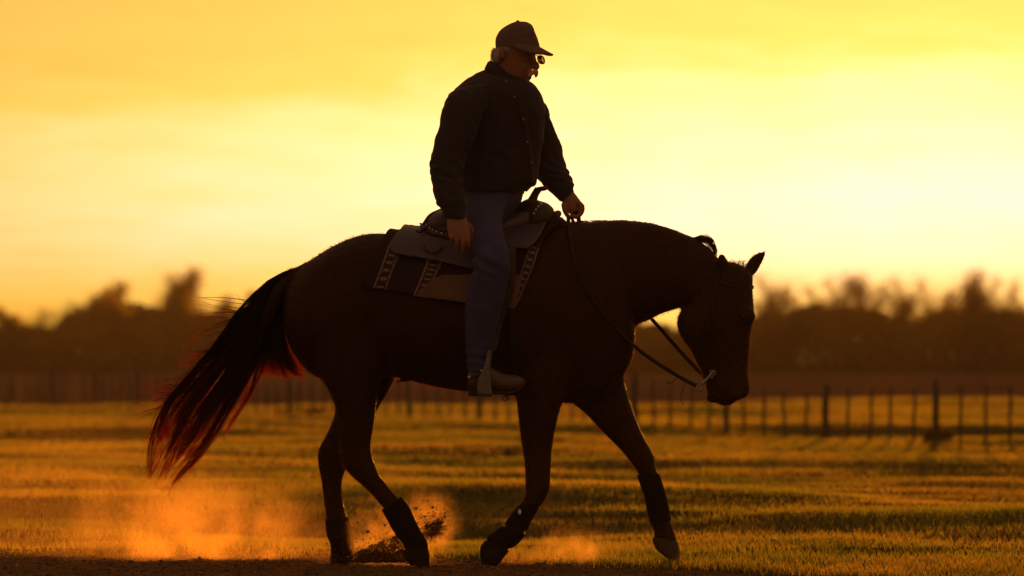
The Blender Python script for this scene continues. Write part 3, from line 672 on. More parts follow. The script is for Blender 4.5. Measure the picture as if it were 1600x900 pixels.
patch([(618, 340, 880, 338), (603, 368, 872, 352), (590, 388, 852, 368), (582, 410, 838, 398), (575, 430, 826, 428), (571, 442, 816, 456), (569, 450, 806, 482)], .020, 'cloth', M['blanket'], blanket, 60, .012)
def stripe_mat():
    m = bpy.data.materials.new('woven_stripe'); m.use_nodes = True; m.node_tree.nodes.clear(); B = NB(m.node_tree)
    uvn = B.n('ShaderNodeUVMap'); uvn.uv_map = 'uv'; s_ = B.n('ShaderNodeSeparateXYZ'); B.l(uvn.outputs[0], s_.inputs[0])
    wob = B.m('MULTIPLY', B.m('SINE', B.m('MULTIPLY', s_.outputs[1], 85)), .035)
    d = B.m('ABSOLUTE', B.m('SUBTRACT', B.m('ADD', s_.outputs[0], wob), .5))
    border = B.m('GREATER_THAN', d, .37)
    red = B.m('MULTIPLY', B.m('GREATER_THAN', d, .25), B.m('LESS_THAN', d, .33))
    rung = B.m('MULTIPLY', B.m('LESS_THAN', B.m('FRACT', B.m('MULTIPLY', s_.outputs[1], 9.5)), .36), B.m('LESS_THAN', d, .23))
    c = B.mix(red, (.022, .022, .026, 1), (.12, .016, .010, 1)); c = B.mix(B.m('MAXIMUM', border, rung), c, (.22, .16, .14, 1))
    pr = B.n('ShaderNodeBsdfPrincipled'); B.l(c, pr.inputs['Base Color']); pr.inputs['Roughness'].default_value = .95
    bn_ = B.n('ShaderNodeBump'); bn_.inputs['Strength'].default_value = .5; bn_.inputs['Distance'].default_value = .004
    B.l(B.noise(B.n('ShaderNodeTexCoord').outputs['Object'], 400, 2), bn_.inputs['Height']); B.l(bn_.outputs[0], pr.inputs['Normal'])
    o_ = B.n('ShaderNodeOutputMaterial'); B.l(pr.outputs[0], o_.inputs[0]); return m
M['stripe'] = stripe_mat()
patch([(630, 352, 650, 352), (619, 368, 640, 366), (609, 385, 630, 388), (602, 405, 622, 408), (594, 428, 614, 430), (585, 452, 606, 454)], .0285, 'woven_stripe', M['stripe'], blanket, 8, .004, uv=True, split=True)
patch([(675, 392, 697, 396), (667, 414, 689, 418), (658, 438, 679, 440), (647, 464, 668, 468)], .0285, 'woven_stripe', M['stripe'], blanket, 8, .004, uv=True, split=True)
patch([(828, 385, 842, 390), (817, 416, 832, 420), (806, 446, 820, 450), (795, 474, 808, 478)], .0285, 'woven_stripe', M['stripe'], blanket, 8, .004, uv=True, split=True)
patch([(694, 431, 818, 431), (678, 438, 815, 440), (665, 448, 812, 454), (655, 460, 808, 472), (653, 464, 804, 484)], .0325, 'wear_leather', M['tan'], blanket, 30, .006, split=True)
mb = MB(); loft(mb, [(850, 340, 850, 362, .10, 0), (862, 335, 862, 362, .11, 0), (873, 337.5, 873, 362, .105, 0), (882, 343, 882, 362, .09, 0), (889, 350, 889, 362, .05, 0)], 4, 18, 2.4); mb.build('front_pad', M['blanket'], blanket)
mb = MB(); tube(mb, spline([P(868, 336, -.05), P(872, 334, 0), P(868, 336, .05)], 4), .016, 8); mb.build('front_fleece', M['fleece'], blanket)

saddle = empty('western_saddle', P(740, 360, 0)); tag(saddle, 'grey leather western saddle with horn and silver dots under the rider', 'saddle')
patch([(640, 338, 800, 340), (628, 358, 800, 362), (617, 372, 800, 378), (612, 386, 798, 394), (616, 396, 790, 410), (632, 400, 776, 420), (665, 404.5, 752, 425)], .046, 'skirt', M['leather'], saddle, 36, .010)
patch([(790, 342, 858, 338), (780, 352, 852, 350), (776, 366, 846, 364), (782, 380, 836, 380), (790, 388, 824, 390)], .052, 'front_jockey', M['leather'], saddle, 20, .008)
patch([(655, 346, 740, 330), (660, 356, 750, 350), (676, 366, 756, 372), (700, 372, 752, 384)], .060, 'rear_jockey', M['leather'], saddle, 18, .007)
# tree: seat, cantle, fork
mb = MB()
loft(mb, [(664, 348, 664, 362, .06, 0), (676, 346, 676, 368, .14, 0), (700, 347, 700, 372, .17, 0), (740, 350, 740, 372, .17, 0), (780, 344, 780, 372, .155, 0), (810, 330, 810, 366, .13, 0), (832, 318, 832, 362, .12, 0)], 4, 20, 2.6)
mb.build('seat', M['leather'], saddle)
mb = MB()
loft(mb, [(659, 352, 661, 362, .04, 0), (663, 344, 666, 366, .10, 0), (670, 336, 674, 368, .145, 0), (680, 330, 684, 370, .165, 0), (690, 327.5, 694, 371, .17, 0), (698, 328.5, 702, 372, .165, 0), (705, 338, 708, 372, .15, 0)], 4, 24, 2.5)
mb.build('cantle', M['leather'], saddle)
mb = MB(); tube(mb, spline([P(661, 351, -.12), P(672, 336, -.11), P(689, 327.5, -.05), P(690, 326.5, 0), P(689, 327.5, .05), P(672, 336, .11), P(661, 351, .12)], 5), .006, 8); mb.build('cantle_binding', M['leatherdark'], saddle)
mb = MB()   # fork with swells
loft(mb, [(804, 326, 804, 362, .05, 0), (814, 316, 814, 368, .09, 0), (824, 311, 823, 372, .115, 0), (833, 311, 831, 374, .135, 0), (845, 314, 842, 370, .15, 0), (856, 318, 852, 362, .145, 0), (864, 325, 858, 352, .12, 0), (868, 334, 862, 344, .07, 0)], 4, 20, 2.5)
mb.build('fork', M['leatherdark'], saddle)
mb = MB()
tube(mb, spline([P(831, 318, 0), P(834, 308, 0), P(838, 300, 0), P(841, 296, 0)], 4), [.034, .028, .023, .020, .018, .017, .0165, .016, .016, .016, .016, .017, .018], 12)
cap = []
for k in range(7):
    rr = [.012, .030, .036, .037, .036, .030, .010][k]; zz = [-.012, -.011, -.007, 0, .005, .008, .009][k]
    cap.append([P(846, 294.5, 0) + Vector((math.cos(q) * rr * .72, math.sin(q) * rr, zz + .1 * math.cos(q) * rr)) for q in (2 * math.pi * j / 16 for j in range(16))])
ring_loft(mb, cap); mb.build('horn', M['leatherdark'], saddle)
from mathutils.bvhtree import BVHTree
bpy.context.view_layer.update(); sbv = [BVHTree.FromObject(o_, bpy.context.evaluated_depsgraph_get()) for o_ in saddle.children]; smw = [o_.matrix_world.copy() for o_ in saddle.children]
def on_saddle(px_, py_):
    o_ = P(px_, py_, -1.5); d_ = (P(px_, py_, 0) - o_).normalized(); best = None
    for b_, mw in zip(sbv, smw):
        iv = mw.inverted(); h_ = b_.ray_cast(iv @ o_, (iv.to_3x3() @ d_).normalized())
        if h_[0] is not None:
            w_ = mw @ h_[0]
            if best is None or w_.y < best.y: best = w_
    return best if best is not None else P(px_, py_, -.2)
def dots(pts, r=.0050, off=.058, name='silver_dot'):
    for (x_, y_, Y) in pts:
        mb = MB(); c = on_saddle(x_, y_); blob(mb, c, r, r, r, 8, 6); mb.build(name, M['silver'], saddle)
dots([(834.5, 333.5, -.166), (837.5, 327.5, -.163), (841, 322.5, -.158), (845, 319, -.152)])
dots([(666, 352, -.185), (671, 356, -.19), (676, 359, -.192), (682, 362, -.194), (690, 364.5, -.196)], .0048)
dots([(667, 387, None), (669, 391, None), (672, 394, None), (676, 395, None), (680, 394.5, None), (684, 392, None), (688, 390, None), (691, 388.5, None)], .0038, .062)
mb = MB(); tube(mb, [near(x_, y_, .064) for x_, y_ in ((664, 384), (667, 391), (673, 396), (680, 397), (687, 394), (693, 389))], .006, 8, .5); mb.build('saddle_string_keeper', M['leatherdark'], saddle)
mb = MB(); tube(mb, [near(x_, y_, .066) for x_, y_ in ((651, 362), (655, 364), (660, 363), (666, 358), (660, 352))], .006, 8, .5); mb.build('saddle_string', M['leatherdark'], saddle)
def xfender(sgn):
    mb = MB(); loft(mb, [(762, 380, 806, 384, .007, sgn * .335), (758, 420, 806, 424, .007, sgn * .345), (752, 462, 800, 466, .007, sgn * .342), (752, 495, 788, 498, .007, sgn * .335), (760, 520, 782, 522, .007, sgn * .335), (762, 552, 774, 552, .007, sgn * .350)], 4, 12, 4)
    mb.build('fender', M['leatherdark'], saddle)
    mb = MB()   # stirrup: two tapered side branches, neck and tread
    for yy in (-.455, -.318):
        loft(mb, [(762, 548, 768, 549, .006, sgn * -yy * -1 if sgn > 0 else yy), (759, 562, 767, 563, .006, -yy if sgn > 0 else yy), (754, 578, 766, 578, .007, -yy if sgn > 0 else yy), (747, 594, 767, 594, .007, -yy if sgn > 0 else yy), (745, 606, 768, 606, .007, -yy if sgn > 0 else yy), (747, 617, 770, 617, .007, -yy if sgn > 0 else yy)], 4, 14, 4)
    y0, y1 = sorted((sgn * .318, sgn * .455))
    rings = []
    for k in range(9):
        y = y0 + (y1 - y0) * k / 8; c = P(758, 618.5, y); rings.append([c + Vector((.032 * sgnpow(math.cos(q), .5), 0, .005 * sgnpow(math.sin(q), .5))) for q in (2 * math.pi * j / 12 for j in range(12))])
    ring_loft(mb, rings)
    tube(mb, [P(765, 550, y0), P(765, 548, (y0 + y1) / 2), P(765, 550, y1)], .009, 8)
    mb.build('stirrup', M['stirrup'], saddle)
xfender(-1); xfender(1)
mb = MB(); tube(mb, spline([P(790, 617, -.40), P(793, 624, -.40), P(787, 625.5, -.40), P(785, 622, -.40), P(792, 619, -.40), P(797, 620, -.40)], 4), .0022, 6); mb.build('stirrup_lace', M['leatherdark'], saddle)
mb = MB()
rr = [near(800, y_, .012) for y_ in range(470, 600, 10)] + [near(800, 615, .012)]
tube(mb, rr + [Vector((v.x, -v.y, v.z)) for v in rr[::-1]], .022, 8, .3); mb.build('girth', M['rein'], saddle)

# ------------------------------------------------------------------ bridle
bridle = empty('bridle', P(1105, 590, 0)); tag(bridle, 'leather bridle with long reins and bit rings on the horse head', 'bridle')
mb = MB(); tube(mb, spline([P(889, 338, .02), P(888, 346, -.03), P(890, 368, -.17), P(898, 408, -.235), P(912, 446, -.235), P(936, 482, -.215), P(962, 512, -.19), P(990, 540, -.16), P(1022, 564, -.125), P(1052, 583, -.10), P(1076, 597, -.085), P(1088, 602, -.08)], 8), .0085, 8, .45); mb.build('rein', M['rein'], bridle)
mb = MB(); tube(mb, spline([P(905, 336, .05), P(906, 348, .09), P(925, 390, .23), P(962, 442, .20), P(1015, 495, .14), P(1060, 546, .10), P(1088, 576, .085), P(1102, 590, .08)], 8), .0085, 8, .45); mb.build('rein', M['rein'], bridle)
for x0, x1 in ((891, 897), (901, 905)):
    mb = MB(); tube(mb, [P(x0, 338, .05), P((x0 + x1) / 2, 342, .055), P(x1, 350, .07), P(x1 + 8, 390, .21), P(x1 + 14, 430, .235)], .007, 8, .45); mb.build('rein_end', M['rein'], bridle)
for sgn in (-1, 1):
    mb = MB()
    tube(mb, [P(1091, 604, sgn * .08) + Vector((.019 * math.cos(q), 0, .021 * math.sin(q))) for q in (2 * math.pi * k / 20 for k in range(21))], .0032, 6)
    tube(mb, spline([P(1096, 601, sgn * .08), P(1103, 594, sgn * .078), P(1110, 586, sgn * .074), P(1116, 579, sgn * .07)], 4), .006, 8)
    tube(mb, [P(1114, 582, sgn * .074) + Vector((.013 * math.cos(q), 0, .011 * math.sin(q))) for q in (2 * math.pi * k / 16 for k in range(17))], .003, 6)
    mb.build('bit_ring', M['steel'], bridle)
    mb = MB(); tube(mb, spline([P(1116, 578, sgn * .075), P(1114, 540, sgn * .094), P(1112, 500, sgn * .118), P(1116, 460, sgn * .108), P(1124, 424, sgn * .082), P(1132, 412, sgn * .04), P(1134, 409, 0)], 6), .008, 8, .4); mb.build('cheek_strap', M['rein'], bridle)
    mb = MB(); tube(mb, spline([P(1120, 440, sgn * .10), P(1145, 447, sgn * .10), P(1165, 449, sgn * .06), P(1177, 449, 0)], 6), .008, 8, .4); mb.build('browband', M['rein'], bridle)
mb = MB(); tube(mb, [P(1112, 590, -.075), P(1113, 590, 0), P(1112, 590, .075)], .007, 8); mb.build('mouthpiece', M['steel'], bridle)
mb = MB(); tube(mb, spline([P(1104, 590, -.06), P(1097, 586, -.03), P(1096, 585, .0), P(1097, 586, .03), P(1104, 590, .06)], 4), .006, 8, .5); mb.build('curb_strap', M['leatherdark'], bridle)
mb = MB(); tube(mb, spline([P(1072, 597, -.085), P(1066, 610, -.085), P(1064, 622, -.085), P(1066, 630, -.085), P(1069, 633, -.085)], 4), .0016, 6); mb.build('rein_lace', M['leatherdark'], bridle)
mb = MB(); tube(mb, spline([P(1058, 589, -.095), P(1052, 596, -.095), P(1046, 599, -.095), P(1041, 597, -.095)], 4), .0018, 6); mb.build('rein_lace', M['leatherdark'], bridle)

# ------------------------------------------------------------------ rider
TORSO = [(770, 104, 814, 112, .055, 0), (758, 110, 823, 124, .075, 0), (740, 118.5, 833, 132, .115, 0), (721, 130, 841, 142, .16, 0), (708, 146, 847, 154, .192, 0), (708, 175, 851, 175, .205, 0), (706, 205, 850, 205, .20, 0), (706, 235, 846, 235, .19, 0),
         (709, 262, 842, 262, .19, 0), (712, 280, 839, 280, .188, 0), (715, 291, 831, 292, .184, 0), (719, 300, 818, 302, .186, 0)]
HIPS = [(718, 284, 822, 286, .165, 0), (718, 300, 818, 300, .178, 0), (716, 325, 812, 322, .185, 0), (714, 345, 800, 342, .18, 0), (728, 360, 788, 356, .14, 0)]
ARMN = [(724, 136, 766, 136, .06, -.13), (702.5, 147, 762, 154, .074, -.185), (693, 170, 754, 176, .077, -.225), (687, 195, 746, 202, .074, -.25), (680, 222, 737, 226, .07, -.27), (672.5, 250, 728, 250, .072, -.285), (672.5, 268, 725, 270, .072, -.30),
        (676, 286, 722, 290, .068, -.315), (680, 303, 724, 307, .064, -.33), (683, 318, 726, 321, .06, -.345), (691, 325, 727, 327, .05, -.352), (693, 341, 728, 342, .044, -.36)]
ARMF = [(794, 142, 836, 142, .06, .12), (797, 160, 851, 162, .074, .19), (806, 186, 860, 186, .072, .22), (815, 210, 869, 208, .068, .24), (823, 236, 878, 233, .066, .235), (829, 256, 881, 249, .064, .21), (838, 274, 885, 262, .06, .17),
        (850, 290, 891, 276, .055, .125), (862, 302, 896, 288, .05, .09), (872, 311, 895, 294, .042, .07), (878, 315, 897, 301, .038, .06)]
LEGN = [(722, 308, 800, 305, .11, -.08), (726, 330, 788, 330, .105, -.18), (731, 355, 786, 355, .098, -.275), (736, 382, 791, 381, .09, -.34), (740, 404, 797, 403, .084, -.385), (738, 424, 798, 421, .078, -.40), (730, 448, 792, 448, .072, -.40),
        (727, 478, 784.5, 480, .068, -.395), (727, 510, 777, 512, .062, -.39), (727, 540, 771, 541, .057, -.388), (729, 565, 769, 566, .056, -.387), (730, 581, 769, 581, .058, -.387)]
mir = lambda st: [(a, b_, c, d, w, -y) for a, b_, c, d, w, y in st]
# body (skin), continuous under the clothes
mb = MB()
loft(mb, TORSO + HIPS[1:], 3, 20, 2.3, .016)
for st in (ARMN, ARMF, LEGN, mir(LEGN)): loft(mb, st, 3, 16, 2.1, .014)
HY0 = -.015
loft(mb, [(770, 122, 818, 128, .062, HY0), (771, 112, 816, 118, .060, HY0), (774, 100, 814, 108, .058, HY0)], 3, 16)
loft(mb, [(799, 131, 822, 131, .030, HY0), (791, 126, 826, 127, .048, HY0), (785, 119, 829, 120, .060, HY0), (781, 110, 832, 110, .067, HY0), (778, 100, 834, 100, .073, HY0), (776.5, 90, 836, 90, .077, HY0), (776, 78, 837, 78, .079, HY0), (778, 64, 837, 64, .078, HY0), (784, 50, 832, 50, .066, HY0), (796, 42, 822, 42, .04, HY0)], 3, 20, 2.2)
tube(mb, spline([P(831, 90, HY0 - .03), P(835, 97, HY0 - .033), P(839, 104, HY0 - .036), P(833, 108, HY0 - .034)], 3), [.008, .009, .010, .011, .012, .013, .0135, .0135, .012, .009][:10], 10)
blob(mb, P(836.5, 104.5, HY0 - .034), .016, .019, .013)
blob(mb, P(829, 118, HY0 - .028), .008, .022, .006); blob(mb, P(828, 122, HY0 - .027), .008, .020, .006)
blob(mb, P(822, 127, HY0 - .02), .016, .024, .016)
for sgn in (-1, 1): blob(mb, P(784, 82, HY0 + sgn * .079), .016, .008, .029); blob(mb, P(818, 104, HY0 + sgn * .05), .024, .018, .022)
blob(mb, P(828, 88, HY0 - .03), .014, .05, .009)
# near hand hanging on the thigh, back of the hand to the camera
loft(mb, [(697, 336, 728, 338, .030, -.362), (698, 345, 731, 345, .026, -.37), (698.5, 354, 734, 355, .025, -.38), (700, 364, 735, 364, .023, -.388), (702, 371, 735, 370, .018, -.392)], 3, 16, 2.6)
for k, (x_, tip) in enumerate(((704.5, 380), (713, 389), (722, 394), (731, 389))):
    q = [P(x_, 362, -.392), P(x_ + .5, 372, -.404), P(x_ + 1, tip - 9, -.402), P(x_ + 1, tip - 1, -.386)]
    tube(mb, spline(q, 3), [.0100, .0100, .0100, .0098, .0096, .0094, .0092, .009, .0086, .007], 10)
tube(mb, spline([P(730, 350, -.36), P(737, 360, -.352), P(739, 370, -.356), P(737, 379, -.362)], 3), [.014, .014, .0135, .013, .0125, .012, .0115, .011, .010, .008], 10)
# far hand closed on the reins
loft(mb, [(877, 312, 896, 299, .030, .055), (880, 321, 902, 307, .034, .052), (883, 328, 908, 315, .040, .05), (888, 333, 911, 321, .040, .05), (892, 335, 911, 326, .034, .05)], 3, 16, 2.4)
for k in range(4):
    y = .012 + .024 * k; dx = (-0.5, 0, -.8, -2.5)[k]
    tube(mb, spline([P(902 + dx, 316, y), P(910 + dx, 323, y), P(908 + dx, 333, y), P(900 + dx, 339, y - .002), P(893 + dx, 336, y)], 3), [.0105, .0115, .012, .0118, .0115, .0112, .011, .0108, .0105, .010, .0095, .009, .008], 10)
tube(mb, spline([P(881, 318, .02), P(882, 326, .006), P(885, 334, .006), P(889, 340, .012)], 3), [.012, .0125, .0125, .012, .012, .0115, .011, .0105, .0095, .007], 10)
rider = remesh(mb, 'person', .0044, 1, M['skin'])
tag(rider, 'person in cap, dark shirt and jeans riding the horse, looking down', 'person')
def wrinkles(amp, freq, dirs):
    def fn(c, n_):
        q = Vector((c.x * freq * dirs[0], c.y * freq * dirs[1], c.z * freq * dirs[2]))
        return amp * (1 - 2 * abs(noise.noise(q))) * .7 + amp * .5 * noise.noise(q * 2.3)
    return fn
mb = MB(); loft(mb, TORSO, 4, 24, 2.3); loft(mb, ARMN, 4, 18, 2.1); loft(mb, ARMF, 4, 18, 2.1)
loft(mb, [(676, 281, 722, 283, .074, -.315), (680.5, 300, 724, 302, .070, -.333), (682.5, 316, 726, 318, .068, -.345), (690, 324, 726, 324, .052, -.35)], 3, 16)      # bagging sleeve
loft(mb, [(862, 300, 894, 284, .054, .095), (868, 306, 898, 288, .054, .08), (872, 309, 896, 293, .044, .07)], 3, 14)
blob(mb, P(822, 284, -.03), .045, .10, .028)                                     # shirt bloused over the belt
shirt = remesh(mb, 'shirt', .0065, 3, M['shirt'], rider); displace(shirt.data, wrinkles(.0060, 7, (1.2, .8, 1.0))); displace(shirt.data, wrinkles(.0022, 20, (1, .7, 1.8)))
def folds(c, n_):
    zz = 882 - c.z * S; xx = 800 + c.x * S; nz = noise.noise(c * 6)
    if c.y < -.16 or (c.y > .05 and xx > 835):
        wgt = .35 + .65 * math.exp(-((zz - 268) / 30) ** 2) + .8 * math.exp(-((zz - 318) / 12) ** 2)
        return .0045 * wgt * (.35 + .9 * abs(noise.noise(c * 9 + Vector((3, 1, 2))))) * math.sin(c.z * 92 + c.x * 75 + c.y * 40 + nz * 9)
    return .0042 * (.4 + .6 * math.exp(-((zz - 270) / 40) ** 2)) * (.3 + abs(nz)) * math.sin((c.x * .8 - c.z * .55) * 70 + nz * 8)
displace(shirt.data, folds)
mb = MB(); loft(mb, HIPS, 4, 20, 2.3); loft(mb, LEGN, 4, 20, 2.1); loft(mb, mir(LEGN), 4, 20, 2.1)
jeans = remesh(mb, 'jeans', .007, 3, M['jeans'], rider)
def denim(c, n_):
    knee = math.exp(-((c.z - (882 - 412) / S) / .06) ** 2)
    return .004 * noise.noise(Vector((c.x * 8, c.y * 8, c.z * 12))) + knee * .009 * math.sin(c.z * 95 + c.x * 60 + noise.noise(c * 9) * 2) * (1 if c.x < P(775, 0).x else .4) + .0045 * math.exp(-((882 - c.z * S - 560) / 22) ** 2) * math.sin(c.z * 150 + c.x * 30)
displace(jeans.data, denim)
mb = MB(); tube(mb, spline([P(736, 318, -.20), P(742, 345, -.305), P(750, 370, -.372), P(756, 386, -.412), P(758, 402, -.455)], 6), .0016, 6); mb.build('side_seam', M['thread'], rider)
# belt, collar, placket, buttons, cuffs
mb = MB()
rings = []
for k in range(40):
    q = 2 * math.pi * k / 40; c = P(770, 296, 0); a_ = Vector((.138 * math.cos(q), .174 * math.sin(q), 0))
    rings.append([c + a_ + Vector((0, 0, .016)), c + a_ * 1.03 + Vector((0, 0, .016)), c + a_ * 1.03 - Vector((0, 0, .016)), c + a_ - Vector((0, 0, .016))])
vs_ = [v for r in rings for v in r]; mb.add(vs_, [(i * 4 + j, i * 4 + (j + 1) % 4, ((i + 1) % 40) * 4 + (j + 1) % 4, ((i + 1) % 40) * 4 + j) for i in range(40) for j in range(4)])
mb.build('belt', M['leatherdark'], rider, False)
mb = MB()   # collar: stand and folded leaf round the neck, points to the front
inner = []; outer = []
for k in range(25):
    q2 = R(22) + R(246) * k / 24       # open at the throat, towards front and camera
    c = P(790, 112, HY0); fr = math.cos(q2)
    z_in = -.046 * fr; end = max(0, 1 - min(k, 24 - k) / 3.5)
    inner.append(c + Vector((fr * .064, math.sin(q2) * .066, z_in)))
    ro = .090 + .006 * max(fr, 0)
    outer.append(c + Vector((fr * ro - .012 * end, math.sin(q2) * (ro + .006), z_in - .036 - .024 * end)))
mid = [(a_ * .55 + b_ * .45) + Vector((0, 0, .010)) for a_, b_ in zip(inner, outer)]
mb.add(inner + mid + outer, [(r_ * 25 + k, r_ * 25 + k + 1, (r_ + 1) * 25 + k + 1, (r_ + 1) * 25 + k) for r_ in range(2) for k in range(24)])
cl_ = mb.build('collar', M['shirt'], rider); m_ = cl_.modifiers.new('t', 'SOLIDIFY'); m_.thickness = .004
dgp = bpy.context.evaluated_depsgraph_get()
from mathutils.bvhtree import BVHTree
bv = BVHTree.FromObject(shirt, dgp); bj = BVHTree.FromObject(jeans, dgp)
def onto(px_, py_, bvh=bv, lift=.002):
    o_ = P(px_, py_, -1.5); d_ = (P(px_, py_, 0) - o_).normalized(); h_ = bvh.ray_cast(o_, d_)
    return (h_[0] + h_[1] * lift) if h_[0] is not None else P(px_, py_, -.2)
pl = [(805, 136), (808, 150), (813, 168), (818, 190), (822, 208), (826, 228), (829, 250), (831, 270), (830, 285)]
pls = resample([list(p_) for p_ in pl], 3); mb = MB()
L_ = [onto(x_ - 5, y_, lift=.0035) for x_, y_ in pls]; R__ = [onto(x_ + 4, y_, lift=.0035) for x_, y_ in pls]
mb.add(L_ + R__, [(i, i + 1, len(pls) + i + 1, len(pls) + i) for i in range(len(pls) - 1)])
o_ = mb.build('placket', M['shirt'], rider); m_ = o_.modifiers.new('t', 'SOLIDIFY'); m_.thickness = .003
for x_, y_ in ((791, 128), (803, 152), (817, 186), (823, 221), (829, 254)):
    mb = MB(); blob(mb, onto(x_, y_, lift=.005), .0052, .004, .0056, 10, 6); mb.build('button', M['button'], rider)
mb = MB(); pk = [(x_, y_) for y_ in (186, 196, 206, 218, 230) for x_ in (742, 756, 770, 784)]
# boots
def boot(sgn):
    root = empty('boot', P(770, 600, sgn * .387)); child_of(root, rider)
    mb = MB(); Y = sgn * .387
    loft(mb, [(730.5, 582, 731, 604, .030, Y), (735, 574, 735, 607, .040, Y), (748, 570, 748, 609, .043, Y), (764, 572, 764, 611, .044, Y), (780, 581, 780, 613, .047, Y), (795, 585, 795, 613, .050, Y), (808, 586.5, 808, 610, .044, Y), (816, 589, 816, 605, .030, Y), (820.5, 594, 820.5, 601, .012, Y)], 4, 18, 2.4)
    loft(mb, [(729, 560, 768, 560, .050, Y), (730, 572, 766, 574, .048, Y), (731, 590, 768, 594, .042, Y)], 3, 16)
    b_ = remesh(mb, 'upper', .006, 2, M['boot']); child_of(b_, root)
    mb = MB(); loft(mb, [(731, 604, 731, 609, .030, Y), (745, 607, 745, 612, .040, Y), (765, 609, 765, 615, .038, Y), (785, 611, 785, 617, .050, Y), (800, 610.5, 800, 616, .050, Y), (813, 604, 813, 609.5, .036, Y), (820, 599, 820, 603, .014, Y)], 4, 14, 3.5); child_of(mb.build('sole', M['sole']), root)
    mb = MB(); loft(mb, [(731, 606, 757, 609, .036, Y), (732, 613, 756, 614, .035, Y), (732, 619, 754, 619, .034, Y)], 2, 14, 3.5); child_of(mb.build('heel', M['sole']), root)
    mb = MB(); tube(mb, spline([P(728, 588, Y - .05 * 1), P(735, 590, Y - .053), P(748, 586, Y - .054), P(752, 580, Y - .05)], 4), .004, 6); child_of(mb.build('spur_strap', M['leatherdark']), root)
    mb = MB(); blob(mb, P(733, 589, Y - .056), .005, .003, .006); blob(mb, P(752, 579, Y - .058), .004, .003, .005); child_of(mb.build('spur_button', M['silver']), root)
boot(-1); boot(1)
# cap
YAW = R(25); HC = P(808, 70, HY0)
def hl(u, v, z): return HC + Vector((u * math.cos(YAW) + v * math.sin(YAW), -u * math.sin(YAW) + v * math.cos(YAW), z))
caproot = empty('cap', HC); child_of(caproot, rider)
mb = MB(); loft(mb, [(774.5, 75, 843.5, 75, .090, HY0), (774, 70, 843, 70, .091, HY0), (774.5, 60, 840, 60, .089, HY0), (780, 49, 836, 50, .081, HY0), (788, 42, 833.5, 43, .069, HY0), (797, 37, 829.5, 37.5, .050, HY0), (805, 34, 822, 34, .026, HY0)], 4, 28, 2.15)
crown = mb.build('crown', M['cap']); child_of(crown, caproot)
mb = MB(); nn = 21; mm = 6
for i in range(nn):
    ph = R(-88) + R(176) * i / (nn - 1)
    for j in range(mm):
        s_ = j / (mm - 1); ui, vi = .086 * math.cos(ph) , .089 * math.sin(ph); uo, vo = .048 + .120 * math.cos(ph), .093 * math.sin(ph)
        u_, v_ = ui + (uo - ui) * s_, vi + (vo - vi) * s_
        mb.v.append(tuple(hl(u_, v_, -.002 - .50 * max(u_ - .085, -.03) - 4.6 * v_ * v_ * (.4 + .6 * s_))))
for i in range(nn - 1):
    for j in range(mm - 1): mb.f.append((i * mm + j, i * mm + j + 1, (i + 1) * mm + j + 1, (i + 1) * mm + j))
br = mb.build('brim', M['cap']); m_ = br.modifiers.new('t', 'SOLIDIFY'); m_.thickness = .005; child_of(br, caproot)
mb = MB(); blob(mb, P(809, 33, HY0), .008, .008, .004); child_of(mb.build('cap_button', M['cap']), caproot)
bc = BVHTree.FromObject(crown, bpy.context.evaluated_depsgraph_get())
def strokes(name, segs, r_, m_):
    mb = MB()
    for a_, b_ in segs: tube(mb, [onto(a_[0], a_[1], bc, .001), onto((a_[0] + b_[0]) / 2, (a_[1] + b_[1]) / 2, bc, .001), onto(b_[0], b_[1], bc, .001)], r_, 6)
    child_of(mb.build(name, m_), caproot)
strokes('embroidered_letters', [((817, 53), (817, 58.5)), ((820, 53), (824, 53)), ((822, 53), (822, 58.5)), ((825, 58.5), (827, 53)), ((827, 53), (829, 58.5)), ((826, 56.6), (828.4, 56.6)), ((831, 58), (831, 53)), ((831, 53), (833, 56)), ((833, 56), (834.5, 53)), ((834.5, 53), (836, 58))], .0016, M['capdark'])
strokes('embroidered_emblem', [((831, 47), (831, 51)), ((830, 49), (833.5, 51)), ((831, 51), (834, 50))], .0042, M['capred'])
strokes('eyelet', [((817, 40), (817.8, 40.4))], .003, M['capdark'])
# glasses
gl = empty('glasses', P(836, 95, HY0)); child_of(gl, rider)
for v_, zz in ((-.033, 0), (.033, 0)):
    c = hl(.100, v_, -.066); mb = MB(); tw = R(14) * (1 if v_ > 0 else -1)
    ex = Vector((math.sin(YAW + tw), math.cos(YAW + tw), 0)); ez = Vector((-.18, 0, 1)).normalized()
    rim = [c + ex * .025 * sgnpow(math.cos(q), .8) + ez * .019 * sgnpow(math.sin(q), .8) for q in (2 * math.pi * k / 24 for k in range(25))]
    tube(mb, rim, .0017, 6); child_of(mb.build('rim', M['frame']), gl)
    mb = MB(); mb.add([c] + rim[:-1], [(0, 1 + k, 1 + (k + 1) % 24) for k in range(24)]); ln = mb.build('lens', M['glass_lens']); m_ = ln.modifiers.new('t', 'SOLIDIFY'); m_.thickness = .0015; child_of(ln, gl)
    mb = MB(); tube(mb, spline([hl(.094, v_ * 1.75, -.058), hl(.05, (.080 if v_ > 0 else -.080), -.042), hl(-.02, (.085 if v_ > 0 else -.085), -.026), hl(-.055, (.084 if v_ > 0 else -.084), -.035)], 4), .002, 6); child_of(mb.build('temple', M['frame']), gl)
mb = MB(); tube(mb, [hl(.102, -.010, -.062), hl(.106, 0, -.060), hl(.102, .010, -.062)], .0016, 6); child_of(mb.build('bridge', M['frame']), gl)
